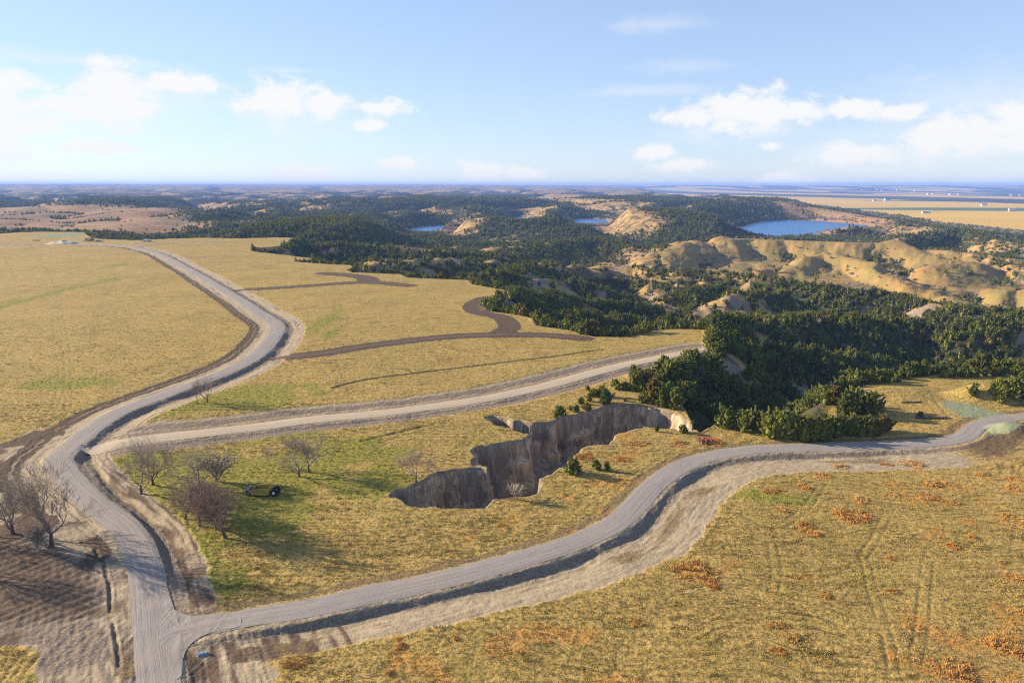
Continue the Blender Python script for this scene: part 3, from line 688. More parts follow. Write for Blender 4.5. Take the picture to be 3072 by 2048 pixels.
def mat_ground():
    m, t, b = new_mat('ground_soil_and_grass', .95, .08)
    pos = t.node('ShaderNodeNewGeometry').outputs['Position']
    A = t.node('ShaderNodeAttribute', attribute_name='ma'); B = t.node('ShaderNodeAttribute', attribute_name='mb'); C = t.node('ShaderNodeAttribute', attribute_name='mc')
    sa = t.node('ShaderNodeSeparateColor'); t.l.new(A.outputs['Color'], sa.inputs[0])
    sb = t.node('ShaderNodeSeparateColor'); t.l.new(B.outputs['Color'], sb.inputs[0])
    sc = t.node('ShaderNodeSeparateColor'); t.l.new(C.outputs['Color'], sc.inputs[0])
    soil, clod, dark, track = sa.outputs[0], sa.outputs[1], sa.outputs[2], A.outputs['Alpha']
    green, rust, forest, loess = sb.outputs[0], sb.outputs[1], sb.outputs[2], B.outputs['Alpha']
    plain, mulch, red, cover = sc.outputs[0], sc.outputs[1], sc.outputs[2], C.outputs['Alpha']
    g = t.node('ShaderNodeGroup'); g.node_tree = GRASSG; t.l.new(green, g.inputs[0]); t.l.new(rust, g.inputs[1])
    col = g.outputs[0]
    f1 = t.noise(pos, .5, 5, .65); f2 = t.noise(pos, 2.2, 4, .7); f0 = t.noise(pos, .05, 4, .6); fl = t.noise(pos, .006, 5, .6)
    def edge_mix(mask, amt=.5):   # break the mask edge up with fine noise
        return t.ramp(t.math('ADD', mask, t.math('MULTIPLY', t.math('SUBTRACT', f2, .5), amt)), .3, .7)
    # hill grass away from the plateau is warmer
    col = t.mix(t.math('MULTIPLY', forest, .75), col, t.mix(t.ramp(f0, .35, .65), rgb(.33, .195, .08), rgb(.38, .25, .10)))
    col = t.mix(t.math('MULTIPLY', forest, t.ramp(f0, .56, .40)), col, rgb(.115, .09, .055))
    gh = t.node('ShaderNodeAttribute', attribute_name='md').outputs['Fac']
    h1 = t.noise(pos, .016, 5, .62); h2 = t.noise(pos, .06, 5, .68)
    hill = t.mix(t.ramp(h1, .42, .60), rgb(.235, .18, .06), rgb(.32, .195, .068))
    hill = t.mix(t.math('MULTIPLY', t.ramp(h2, .54, .70), .75), hill, rgb(.26, .11, .042))
    hill = t.mix(t.math('MULTIPLY', t.ramp(h2, .44, .30), .6), hill, rgb(.20, .175, .055))
    hill = t.mix(t.math('MULTIPLY', t.ramp(t.noise(pos, .25, 4, .7), .58, .72), .55), hill, rgb(.12, .085, .045))
    col = t.mix(gh, col, hill)
    col = t.mix(red, col, t.mix(t.ramp(fl, .4, .6), rgb(.30, .165, .078), rgb(.27, .18, .09)))
    # corn plain with strips of fields
    vor = t.node('ShaderNodeTexVoronoi'); vor.inputs['Scale'].default_value = 1.0; vor.inputs['Randomness'].default_value = .8
    t.l.new(t.vscale(pos, (1 / 2600, 1 / 900, 0)), vor.inputs['Vector'])
    sv = t.node('ShaderNodeSeparateColor'); t.l.new(vor.outputs['Color'], sv.inputs[0])
    corn = t.mix(t.ramp(sv.outputs[0], .1, .9, False), rgb(.64, .41, .055), rgb(.56, .36, .08))
    corn = t.mix(t.ramp(sv.outputs[1], .90, .91), corn, rgb(.10, .15, .05))
    corn = t.mix(t.math('MULTIPLY', t.ramp(t.noise(t.vscale(pos, (1 / 1500, 1 / 90, 0)), 1.0, 3), .52, .7), .35), corn, rgb(.22, .15, .07))
    col = t.mix(plain, col, corn)
    # far tree cover seen as one mass
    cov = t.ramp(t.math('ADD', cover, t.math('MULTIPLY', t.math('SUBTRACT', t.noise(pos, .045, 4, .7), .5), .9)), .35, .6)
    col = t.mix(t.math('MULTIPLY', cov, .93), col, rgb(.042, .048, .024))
    # soils; the clod colour also paints shade on the graded road's ditches
    pale = t.mix(t.ramp(f1, .3, .7), rgb(.275, .215, .14), rgb(.36, .29, .192))
    pale = t.mix(t.math('MULTIPLY', t.ramp(f2, .5, .3), .4), pale, rgb(.27, .21, .15))
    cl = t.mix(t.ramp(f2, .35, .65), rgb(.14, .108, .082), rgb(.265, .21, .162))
    dk = t.mix(t.ramp(f2, .35, .7), rgb(.075, .05, .034), rgb(.145, .102, .07))
    col = t.mix(edge_mix(soil), col, pale)
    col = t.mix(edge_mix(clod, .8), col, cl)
    col = t.mix(edge_mix(dark, .8), col, dk)
    col = t.mix(t.math('MULTIPLY', track, t.ramp(f1, .2, .6)), col, t.mix(.55, col, rgb(.085, .07, .03)))
    lo = t.mix(t.ramp(t.noise(t.vscale(pos, (1, 1, .12)), .9, 5, .65), .35, .65), rgb(.17, .135, .105), rgb(.29, .23, .175))
    col = t.mix(loess, col, lo)
    col = t.mix(edge_mix(mulch, .3), col, t.mix(t.ramp(f1, .3, .7), rgb(.165, .195, .125), rgb(.25, .265, .15)))
    t.l.new(col, b.inputs['Base Color'])
    # relief: tussocks, clods
    pd = t.noise(t.vscale(pos, (1, 1, 1)), 1.4, 5, .7); pd2 = t.noise(pos, .35, 4, .6)
    hgt = t.math('ADD', t.math('MULTIPLY', pd, .34), t.math('MULTIPLY', pd2, .45))
    hgt = t.math('MULTIPLY', hgt, t.math('SUBTRACT', 1.0, t.math('MULTIPLY', soil, .55)))
    hgt = t.math('ADD', hgt, t.math('MULTIPLY', t.math('MULTIPLY', t.noise(pos, .07, 6, .62), 2.6), t.math('MAXIMUM', gh, forest)))
    bp = t.node('ShaderNodeBump'); bp.inputs['Strength'].default_value = .8; bp.inputs['Distance'].default_value = 1.0
    t.l.new(hgt, bp.inputs['Height'])
    t.l.new(bp.outputs[0], b.inputs['Normal'])
    return m
M_GROUND = mat_ground()

def mat_road(name, ca, cb, dk, streak=1.0):
    m, t, b = new_mat(name, .93, .1)
    uv = t.node('ShaderNodeUVMap').outputs[0]           # u across (m), v along (m)
    pos = t.node('ShaderNodeNewGeometry').outputs['Position']
    n1 = t.noise(t.vscale(uv, (1.7, .03, 0)), 1.0, 4, .65, .2); n2 = t.noise(t.vscale(uv, (5.0, .10, 0)), 1.0, 3, .7); n3 = t.noise(pos, 2.5, 4, .75); n4 = t.noise(pos, .08, 3, .6)
    col = t.mix(t.ramp(n1, .35, .65), rgb(*ca), rgb(*cb))
    col = t.mix(t.math('MULTIPLY', t.ramp(n2, .55, .75), .3 * streak), col, rgb(*dk))
    col = t.mix(t.math('MULTIPLY', t.ramp(n3, .55, .8), .35), col, rgb(*dk))
    col = t.mix(t.math('MULTIPLY', t.ramp(n4, .4, .7), .25), col, rgb(cb[0] * 1.1, cb[1] * 1.02, cb[2] * .88))
    t.l.new(col, b.inputs['Base Color'])
    bp = t.node('ShaderNodeBump'); bp.inputs['Strength'].default_value = .35; bp.inputs['Distance'].default_value = .25
    t.l.new(t.math('ADD', n2, t.math('ADD', n3, n1)), bp.inputs['Height']); t.l.new(bp.outputs[0], b.inputs['Normal'])
    return m
M_GRAVEL = mat_road('pale_gravel', (.23, .204, .188), (.295, .262, .24), (.145, .122, .11))
M_DIRT = mat_road('graded_dirt', (.36, .29, .21), (.45, .37, .27), (.22, .17, .13), 1.0)
M_DARKDIRT = mat_road('dark_topsoil_track', (.085, .058, .04), (.135, .096, .068), (.05, .034, .025), 1.0)

def mat_simple(name, c, rough=.6, spec=.3, var=.25, scale=3.0, metal=0.0):
    m, t, b = new_mat(name, rough, spec)
    tco = t.node('ShaderNodeTexCoord').outputs['Object']
    n = t.noise(tco, scale, 4, .65)
    col = t.mix(t.ramp(n, .3, .7), rgb(*[k * (1 - var) for k in c]), rgb(*[min(1, k * (1 + var * .6)) for k in c]))
    t.l.new(col, b.inputs['Base Color']); b.inputs['Metallic'].default_value = metal
    return m
def mat_foliage(name, c0, c1, c2):
    m, t, b = new_mat(name, .8, .15)
    oi = t.node('ShaderNodeObjectInfo').outputs['Random']
    pos = t.node('ShaderNodeNewGeometry').outputs['Position']
    n = t.noise(pos, 1.3, 3, .6)
    col = t.mix(oi, rgb(*c0), rgb(*c1)); col = t.mix(t.math('MULTIPLY', t.ramp(n, .45, .75), .8), col, rgb(*c2))
    odd = t.math('FRACT', t.math('MULTIPLY', oi, 37.0))
    col = t.mix(t.math('MULTIPLY', t.ramp(odd, .90, .93), .75), col, rgb(.21, .135, .05))
    col = t.mix(t.math('MULTIPLY', t.ramp(odd, .30, .02), .45), col, rgb(.055, .085, .045))
    t.l.new(col, b.inputs['Base Color'])
    tr = t.node('ShaderNodeBsdfTranslucent'); t.l.new(col, tr.inputs[0])
    ms = t.node('ShaderNodeMixShader'); ms.inputs[0].default_value = .34
    t.l.new(b.outputs[0], ms.inputs[1]); t.l.new(tr.outputs[0], ms.inputs[2])
    t.l.new(ms.outputs[0], m.node_tree.nodes['Material Output'].inputs['Surface'])
    return m
M_CEDAR = mat_foliage('cedar_foliage', (.13, .16, .040), (.25, .262, .055), (.36, .335, .07))
M_BARK = mat_simple('bark', (.12, .095, .075), .9, .1, .3)
M_TWIG = mat_simple('grey_twigs', (.27, .225, .185), .9, .1, .3)
M_TWIGRED = mat_simple('reddish_twigs', (.26, .185, .145), .9, .1, .3)
M_PALETWIG = mat_simple('pale_dead_wood', (.36, .30, .24), .9, .1, .3)

# ------------------------------------------------------------------ ground sheet
def rows():
    ys = [66.0]
    while ys[-1] < 31000:
        y = ys[-1]
        if y < 112: d = .33
        elif y < 335: d = .52
        else: d = min(.52 + (y - 335) * .012, .0085 * y)
        ys.append(y + d)
    return np.array(ys)
YS = rows(); TS = np.linspace(-1.02, 1.02, 900)
# coarse lookup for the smoothed terrain
gy = np.exp(np.linspace(math.log(150), math.log(9000), 260)); gt = np.linspace(-1.05, 1.05, 240)
GX, GY = gt[None, :] * gy[:, None], np.repeat(gy[:, None], len(gt), 1)
GZ = terrain(GX, GY).reshape(GX.shape)
def boxsm(Z):
    K = Z.copy()
    for j in range(len(gy)):
        w = max(1, int(round(32 / (gy[j] * (gt[1] - gt[0])))))
        k = np.ones(2 * w + 1) / (2 * w + 1); K[j] = np.convolve(np.pad(Z[j], w, mode='edge'), k, 'valid')
    K2 = K.copy(); dl = gy[1] / gy[0] - 1
    for j in range(len(gy)):
        w = max(1, int(round(32 / (gy[j] * dl)))); a, b = max(0, j - w), min(len(gy), j + w + 1); K2[j] = K[a:b].mean(0)
    return K2
_SM.update(t0=gt[0], dt=gt[1] - gt[0], y=gy, Z=boxsm(GZ))

X = (TS[None, :] * YS[:, None]); Y = np.repeat(YS[:, None], len(TS), 1)
Z, MK = terrain(X, Y, True)
xr, yr = X.ravel(), Y.ravel()
COV = tree_cover(xr, yr, Z, MK)
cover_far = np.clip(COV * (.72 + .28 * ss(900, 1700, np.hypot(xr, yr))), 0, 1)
# beyond the river the plain carries bands of woodland
xe = np.interp(yr, [5000, 8000, 12500, 20000], [3980, 3900, 3000, 2000]) + 160 * pn(xr, yr, 900, 80)
ux = xr - xe
band = ss(0, 150, ux) * ss(1700, 1400, ux) + ss(2600, 3000, ux) * ss(.0, .35, .25 + pn(xr, yr * .25, 900, 81) + .4 * pn(xr, yr * .3, 300, 82))
plainwood = MK['plain'] * np.clip(band, 0, 1) * 1.2
cover_far = np.maximum(cover_far, plainwood * .75)
nR, nC = X.shape
verts = np.stack([xr, yr, Z], 1)
idx = np.arange(nR * nC).reshape(nR, nC)
faces = np.stack([idx[:-1, :-1].ravel(), idx[:-1, 1:].ravel(), idx[1:, 1:].ravel(), idx[1:, :-1].ravel()], 1)
me = mesh_np('terrain', verts, faces, M_GROUND, True)
def cattr(me, name, chans):
    a = me.attributes.new(name, 'FLOAT_COLOR', 'POINT')
    a.data.foreach_set('color', np.stack(chans, 1).astype(np.float32).ravel())
dirt_any = np.clip(MK['soil'] + MK['clod'] + MK['dark'], 0, 1)
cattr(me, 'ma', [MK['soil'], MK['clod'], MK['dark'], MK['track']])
cattr(me, 'mb', [MK['green'], MK['rust'], (1 - MK['pm']) * (1 - .6 * MK['gh']), MK['loess']])
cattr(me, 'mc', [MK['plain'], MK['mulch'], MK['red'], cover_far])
fa_ = me.attributes.new('md', 'FLOAT', 'POINT'); fa_.data.foreach_set('value', (MK['gh'] * .9).astype(np.float32))
ground = link(bpy.data.objects.new('terrain', me)); tag(ground, kind='structure')
ZG = Z.reshape(X.shape)
def hz_(x, y):
    """height of the built sheet"""
    x = np.atleast_1d(np.asarray(x, float)); y = np.atleast_1d(np.asarray(y, float))
    fj = np.clip(np.interp(y, YS, np.arange(nR)), 0, nR - 1.001); fi = np.clip((x / y - TS[0]) / (TS[1] - TS[0]), 0, nC - 1.001)
    i = fi.astype(int); j = fj.astype(int); a = fi - i; b = fj - j
    return ZG[j, i] * (1 - a) * (1 - b) + ZG[j, i + 1] * a * (1 - b) + ZG[j + 1, i] * (1 - a) * b + ZG[j + 1, i + 1] * a * b
_tt = np.concatenate([np.arange(60, 700, .7), np.exp(np.linspace(math.log(700), math.log(30000), 2500))])
def cast(px, py):
    d = ray(px, py); x = d[0] * _tt; y = d[1] * _tt; z = CAMZ + d[2] * _tt
    ok = (y > 67) & (y < 30900)
    hit = np.nonzero(ok & (z < hz_(x, np.maximum(y, 67))))[0]
    k = hit[0] if len(hit) else len(_tt) - 1
    return float(x[k]), float(y[k]), float(hz_(x[k], y[k])[0])
def px_size(y, z, px):   # metres for a size in photo pixels at that place
    return px * (y * PC + (CAMZ - z) * PS) / FPX

# ------------------------------------------------------------------ roads as sheets on the ground
def road_mesh(name, pts, half, mat, lift, crown=.06, ncross=9):
    pts = np.asarray(pts); d = np.gradient(pts, axis=0); L = np.hypot(*d.T); nrm = np.stack([d[:, 1], -d[:, 0]], 1) / L[:, None]
    s = np.concatenate([[0], np.cumsum(np.hypot(*np.diff(pts, axis=0).T))])
    if np.isscalar(half): half = np.full(len(pts), half)
    cr = np.linspace(-1, 1, ncross); V = []; UV = []
    wob = .28 * pn(s, s * 0, 9, 90), .28 * pn(s, s * 0, 9, 91)
    for j, c in enumerate(cr):
        h = half + (wob[0] if c < 0 else wob[1]) * abs(c)
        p = pts + nrm * (h * c)[:, None]
        V.append(np.column_stack([p, np.zeros(len(p))])); UV.append(np.column_stack([h * c, s]))
    V = np.array(V); UV = np.array(UV)
    z = hz_(V[:, :, 0].ravel(), np.maximum(V[:, :, 1].ravel(), 67)).reshape(V.shape[:2])
    z = np.maximum(z, z.mean(0)[None, :] - .25) + lift + crown * (1 - np.abs(cr)[:, None] ** 2)
    z[0] -= crown * .4; z[-1] -= crown * .4
    V[:, :, 2] = z; n = len(pts); ii = np.arange(ncross * n).reshape(ncross, n)
    F = np.stack([ii[:-1, :-1].ravel(), ii[1:, :-1].ravel(), ii[1:, 1:].ravel(), ii[:-1, 1:].ravel()], 1)[:, ::-1]
    me = mesh_np(name, V.reshape(-1, 3), F, mat, True)
    uvl = me.uv_layers.new(name='UVMap'); vi = np.empty(len(me.loops), np.int32); me.loops.foreach_get('vertex_index', vi)
    uvl.data.foreach_set('uv', UV.reshape(-1, 2)[vi].astype(np.float32).ravel())
    bm = bmesh.new(); bm.from_mesh(me)
    if sum(f.normal.z for f in bm.faces) < 0: bmesh.ops.reverse_faces(bm, faces=bm.faces[:]); bm.to_mesh(me)
    bm.free()
    o = link(bpy.data.objects.new(name, me)); tag(o, kind='structure'); return o
def clipy(p, lo=67.5): return p[p[:, 1] > lo]
pm_ = clipy(road_world(ROAD_MAIN, 1.5)); hw = np.interp(pm_[:, 1], [90, 140, 300, 500], [3.0, 3.3, 3.9, 4.3])
o = road_mesh('gravel_road', pm_, hw, M_GRAVEL, .075)
tag(o, 'pale gravel road winding from the junction up the left field to the far edge')
pl_ = clipy(road_world(ROAD_LOW, 1.5)); hw = np.interp(pl_[:, 0], [-70, -30, 60, 120, 200], [2.4, 3.1, 3.3, 3.1, 2.5])
o = road_mesh('gravel_road', pl_, hw, M_GRAVEL, .055)
tag(o, 'pale gravel branch road sweeping right below the gully')
o = road_mesh('dirt_road', clipy(road_world(ROAD_MID, 2.0)), 3.6, M_DIRT, .07); tag(o, 'pale graded dirt road cutting across between field and gully')
for k, hw_, lab in (('TRACK_A', 3.0, 'dark topsoil track across the middle field to the wood edge'), ('TRACK_B', 3.6, 'farther dark topsoil track branching right from the gravel road')):
    p = road_world(globals()[k], 2.5)
    o = road_mesh('dirt_track', p, hw_, M_DARKDIRT, .08, .03, 5); tag(o, lab)
o = road_mesh('gravel_road', road_world(ROAD_FAR, 6.0), 3.0, M_GRAVEL, .12, .05, 5); tag(o, 'short gravel spur by the parked white tank truck')
# rounded corners at the T junction
def fan(name, pxs, lift):
    p = np.array([P(a, b) for a, b in pxs]); c = p.mean(0)
    V = []; rings = 10
    pp = spline(np.vstack([p, p[:1]]), .6)
    for k in range(rings + 1): V.append(c + (pp - c) * (k / rings))
    V = np.array(V); z = hz_(V[:, :, 0].ravel(), V[:, :, 1].ravel()).reshape(V.shape[:2]) + lift; n = len(pp)
    ii = np.arange((rings + 1) * n).reshape(rings + 1, n)
    F = np.stack([ii[:-1, :-1].ravel(), ii[:-1, 1:].ravel(), ii[1:, 1:].ravel(), ii[1:, :-1].ravel()], 1)
    me = mesh_np(name, np.column_stack([V.reshape(-1, 2), z.ravel()]), F, M_GRAVEL, True)
    uvl = me.uv_layers.new(name='UVMap'); vi = np.empty(len(me.loops), np.int32); me.loops.foreach_get('vertex_index', vi)
    uvl.data.foreach_set('uv', V.reshape(-1, 2)[vi].astype(np.float32).ravel())
    bm = bmesh.new(); bm.from_mesh(me)
    if sum(f.normal.z for f in bm.faces) < 0: bmesh.ops.reverse_faces(bm, faces=bm.faces[:]); bm.to_mesh(me)
    bm.free()
    o = link(bpy.data.objects.new(name, me)); tag(o, 'fan of pale gravel where the two roads meet', kind='structure')
fan('gravel_junction', [(425,2010),(415,1900),(425,1800),(494,1745),(506,1800),(530,1830),(580,1845),(700,1838),(720,1878),(640,1895),(580,1925),(552,1965),(542,2030),(480,2048)], .10)

# ------------------------------------------------------------------ lake
def mat_water():
    m, t, b = new_mat('lake_water', .3, .22)
    pos = t.node('ShaderNodeNewGeometry').outputs['Position']
    b.inputs['Base Color'].default_value = rgb(.03, .135, .36)
    n = t.noise(t.vscale(pos, (.25, .25, 0)), 1.0, 4, .6)
    bp = t.node('ShaderNodeBump'); bp.inputs['Strength'].default_value = .9; bp.inputs['Distance'].default_value = 1.2
    t.l.new(n, bp.inputs['Height']); t.l.new(bp.outputs[0], b.inputs['Normal'])
    return m
M_WATER = mat_water()
mb = MB()
xs0 = min(l[:, 0].min() for l in LK) - 200; xs1 = max(l[:, 0].max() for l in LK) + 200; ys0 = min(l[:, 1].min() for l in LK) - 200; ys1 = max(l[:, 1].max() for l in LK) + 300
NX = 30; gx = np.linspace(xs0, xs1, NX); gyy = np.linspace(ys0, ys1, NX)
V = [(a, b, ZW) for b in gyy for a in gx]; F = [(j * NX + i, j * NX + i + 1, (j + 1) * NX + i + 1, (j + 1) * NX + i) for j in range(NX - 1) for i in range(NX - 1)]
me = mesh_np('lake', V, F, M_WATER); lk = link(bpy.data.objects.new('lake', me)); tag(lk, 'blue reservoir lake winding between the hills', kind='structure')

# ------------------------------------------------------------------ loess cliff round the gully
def mat_loess():
    m, t, b = new_mat('loess_cliff', .95, .05)
    pos = t.node('ShaderNodeNewGeometry').outputs['Position']
    v = t.vscale(pos, (1, 1, .2)); n1 = t.noise(v, .5, 6, .7, .9); n2 = t.noise(t.vscale(pos, (1, 1, .25)), 1.6, 4, .7); n3 = t.noise(pos, .12, 3, .6)
    col = t.mix(t.ramp(n1, .36, .64), rgb(.23, .168, .112), rgb(.56, .425, .29))
    col = t.mix(t.math('MULTIPLY', t.ramp(n2, .52, .7), .6), col, rgb(.13, .10, .075))
    col = t.mix(t.math('MULTIPLY', t.ramp(n3, .5, .65), .5), col, rgb(.40, .30, .20))
    t.l.new(col, b.inputs['Base Color'])
    bp = t.node('ShaderNodeBump'); bp.inputs['Strength'].default_value = .9; bp.inputs['Distance'].default_value = .8
    t.l.new(t.math('ADD', n1, t.math('MULTIPLY', n2, .5)), bp.inputs['Height']); t.l.new(bp.outputs[0], b.inputs['Normal'])
    return m
M_LOESS = mat_loess()
def cliff():
    pts = np.vstack([GUL, GUL[:1]])
    seg = np.hypot(*np.diff(pts, axis=0).T); s = np.concatenate([[0], np.cumsum(seg)])
    k = int(s[-1] / .4); sv = np.linspace(0, s[-1], k)
    p = np.column_stack([np.interp(sv, s, pts[:, 0]), np.interp(sv, s, pts[:, 1])])
    g = np.ones(5) / 5; pp = np.vstack([p[-4:-1], p, p[1:4]])
    ps = np.column_stack([np.convolve(pp[:, i], np.ones(5) / 5, 'same')[3:-3] for i in (0, 1)])
    d = np.gradient(ps, axis=0); d /= np.hypot(*d.T)[:, None] + 1e-9
    nn = np.stack([d[:, 1], -d[:, 0]], 1)
    test = ps + nn * .8
    ins = inside(test[:, 0], test[:, 1], GUL)
    nn = np.where(ins.mean() > .5, nn, -nn)
    H = 34; V = []
    depth = np.interp(ps[:, 0], [-70, -40, -5, 30, 60, 95, 130], [11, 15, 18, 20, 21, 23, 26]) + 1
    top = hz_(ps[:, 0] - nn[:, 0] * .7, ps[:, 1] - nn[:, 1] * .7)
    but = 3.4 * np.abs(pn(sv, sv * 0, 12, 104)) - .5
    flu = 1.1 * np.abs(pn(sv, sv * 0, 4.5, 100)) + .6 * np.abs(pn(sv, sv * 0, 1.7, 101)) - .3
    slump = ss(-.1, .4, pn(sv, sv * 0, 14, 105)); lh = .12 * pn(sv, sv * 0, 9, 106)
    for i in range(H):
        h = i / (H - 1)
        env = math.sin(min(1, h * 1.5) * math.pi * .55)
        ledge = slump * (2.2 * ss(.30, .36, h + lh) + 2.4 * ss(.60, .66, h - lh)) + (1 - slump) * 1.2 * ss(.5, .62, h + lh)
        off = -.5 + .7 * ss(0, .05, h) + .9 * h + but * env * .9 + flu * env * 1.3 + ledge + 3.5 * max(0, h - .74) ** 1.2 * 3 + .5 * pn(sv, np.full(k, h * 14), 2.0, 102) * min(1, h * 4) + .8 * pn(sv, np.full(k, h * 9), 5, 103) * min(1, h * 3)
        q = ps + nn * off[:, None]
        V.append(np.column_stack([q, top + .03 - depth * h]))
    V = np.array(V); ii = np.arange(H * k).reshape(H, k)
    ok = (inside(ps[:, 0], ps[:, 1], PLAT) & (top > -1.8)); okc = ok[:-1] & ok[1:]
    F = np.stack([ii[:-1, :-1][:, okc].ravel(), ii[:-1, 1:][:, okc].ravel(), ii[1:, 1:][:, okc].ravel(), ii[1:, :-1][:, okc].ravel()], 1)
    me = mesh_np('gully_cliff', V.reshape(-1, 3), F, M_LOESS, True)
    o = link(bpy.data.objects.new('gully_cliff', me)); tag(o, 'fluted bare loess cliff of the washed-out gully', kind='structure')
cliff()

# ------------------------------------------------------------------ cedar variants
def cedar_crown(seed, n=520, fat=1.0, pointy=1.0, tips=1):
    """unit-height eastern red cedar crown: upswept sprays of small triangles through one or more irregular cones"""
    rg = random.Random(seed); V = []; F = []
    cones = [(0.0, 0.0, 1.0, 1.0)]
    for k in range(tips - 1):
        a = 6.283 * k / max(1, tips - 1) + rg.uniform(-.5, .5); cones.append((math.cos(a) * .2 * fat, math.sin(a) * .2 * fat, rg.uniform(.6, .9), rg.uniform(.6, .8)))
    lob = [(rg.random() * 6.28, rg.uniform(.6, 1.4), rg.uniform(0, 1)) for _ in range(12)]
    def R(t, a, wf):
        prof = (1 - t) ** (.8 * pointy) * (.5 + .5 * min(1, t * 5.0)) * .40 * fat * wf
        k = 1.0
        for la, amp, lt in lob: k += .4 * (amp - .95) * math.cos(a - la) * math.exp(-((t - lt) / .22) ** 2) * 2
        return prof * max(.4, k)
    def spray(c, d, ln, wd):
        d = Vector(d).normalized(); u = d.cross(Vector((0, 0, 1)))
        if u.length < .01: u = Vector((1, 0, 0))
        u.normalize(); w = d.cross(u); s = (u * math.cos(rg.random() * 3) + w * math.sin(rg.random() * 3)).normalized()
        for s in (s, d.cross(s)):
            o = len(V); b = c - d * ln * .5
            V.extend([b - s * wd * .6, b + s * wd * .6, c + d * ln, c + s * wd * rg.uniform(1.2, 1.9) + d * ln * .15, c - s * wd * rg.uniform(1.2, 1.9) + d * ln * .25])
            F.append((o, o + 1, o + 2)); F.append((o + 1, o + 3, o + 2)); F.append((o, o + 2, o + 4))
    tot = sum(h * w for _, _, h, w in cones)
    for cx_, cy_, ch, cw in cones:
        nb = max(10, int(n * ch * cw / tot / 9))
        for i in range(nb):
            t = .02 + .94 * ((i + rg.random()) / nb) ** 1.15; a = i * 2.4 + rg.uniform(-.6, .6)
            ln_ = R(t, a, cw) * rg.uniform(.7, 1.25) + .02; rise = rg.uniform(.25, .75) + .5 * t
            for q in range(9):
                f = .35 + .65 * (q + rg.random()) / 9; sp_ = .05 * (1.2 - f)
                c = Vector((cx_ + math.cos(a) * ln_ * f + rg.gauss(0, sp_), cy_ + math.sin(a) * ln_ * f + rg.gauss(0, sp_), (t * .9 + .04) * ch + ln_ * rise * f * f + rg.gauss(0, sp_ * .6)))
                spray(c, (math.cos(a) + rg.uniform(-.6, .6), math.sin(a) + rg.uniform(-.6, .6), .5 + rise + rg.uniform(-.3, .5)), rg.uniform(.06, .14), rg.uniform(.024, .042))
        ns = 7; o = len(V); lv = [0.03, .2, .45, .7]
        for t in lv:
            for k in range(ns):
                a = 6.283 * k / ns; rr = R(t, a, cw) * rg.uniform(.38, .6); V.append(Vector((cx_ + math.cos(a) * rr, cy_ + math.sin(a) * rr, t * ch)))
        for j in range(len(lv) - 1):
            for k in range(ns):
                a_, b_, c_, d_ = o + j * ns + k, o + j * ns + (k + 1) % ns, o + (j + 1) * ns + (k + 1) % ns, o + (j + 1) * ns + k
                F.append((a_, b_, c_)); F.append((a_, c_, d_))
        V.append(Vector((cx_, cy_, .86 * ch))); tip = len(V) - 1
        for k in range(ns): F.append((o + 3 * ns + k, o + 3 * ns + (k + 1) % ns, tip))
    return mesh_np('crown', [tuple(v) for v in V], F, M_CEDAR)
def cedar_trunk():
    mb = MB(); mb.tube((0, 0, -.06), (0, 0, .3), .028, .02, 6); mb.tube((0, 0, .3), (.01, 0, .85), .02, .004, 5)
    o = mb.build('trunk', M_BARK); me = o.data; bpy.data.objects.remove(o); return me
CROWNS = [cedar_crown(1, 420, 1.0, 1.0, 1), cedar_crown(2, 560, 1.4, .8, 4), cedar_crown(3, 420, .9, 1.0, 2), cedar_crown(4, 600, 1.6, .75, 5), cedar_crown(5, 500, 1.15, .95, 3), cedar_crown(6, 560, 1.35, .8, 3)]
CLITE = [cedar_crown(10 + i, 150, f, p, k) for i, (f, p, k) in enumerate(((1.0, 1.0, 1), (1.4, .75, 3), (1.6, .7, 4), (1.2, .85, 2)))]
TRUNK = cedar_trunk()
CED_H = []
def cedar(x, y, z, h, label, group, var=None, rz=None, wide=1.0):
    rg = random.Random(int(x * 13 + y * 7)); v = rg.randrange(len(CROWNS)) if var is None else var
    r = empty('cedar_tree', (x, y, z - .05 * h), rg.random() * 6.28 if rz is None else rz)
    r.scale = (h * wide, h * wide, h)
    link(bpy.data.objects.new('trunk', TRUNK), r); link(bpy.data.objects.new('crown', CROWNS[v]), r)
    tag(r, label, 'tree', group); CED_H.append((x, y)); return r

NEAR = [ # px, py of the base, height px, variant, label, group
 (1722,1422,52,1,'roundest dark cedar at the gully rim, largest of the three above the lower road',None),
 (1791,1411,34,4,'left one of the two small cedars right of the round rim cedar',None),
 (1820,1413,31,2,'spiky small cedar casting a long shadow, right one of the pair by the gully rim',None),
 (1863,1293,16,1,'tiny cedar at the notch of the near gully rim',None),
 (1970,1295,21,0,'slim little cedar alone on the near lip of the gully',None),
 (2050,1298,27,1,'small bushy cedar at the right end of the near gully lip',None),
 (2076,1290,13,1,'very low cedar seedling right of the bushy lip cedar',None),
 (1763,1170,15,1,'lone low cedar beside the graded dirt road above the gully',None),
 (1874,1203,12,1,'tiny cedar on the tan slope right above the far gully rim',None),
 (2919,1190,42,4,'lone round cedar on the tan slope above the green seeded bank',None),
 (2758,1252,19,1,'small cedar among scrub left of the track on the right spur',None)]
g1 = 'small cedars along the far gully rim'; l1 = 'small green cedar in the string along the far gully rim'
NEAR += [(a, b, c, v, l1, g1) for a, b, c, v in [(1680,1248,33,1),(1668,1252,18,1),(1711,1231,16,0),(1729,1235,25,4),(1761,1231,26,1),(1742,1212,22,4),(1768,1205,27,0),(1815,1212,52,4),(1781,1189,27,1),(1804,1189,36,5),(1849,1169,36,4),(1876,1168,27,1)]]
g2 = 'cedars at the head of the ravine'; l2 = 'tall cedar in the dense clump at the ravine head behind the gully'
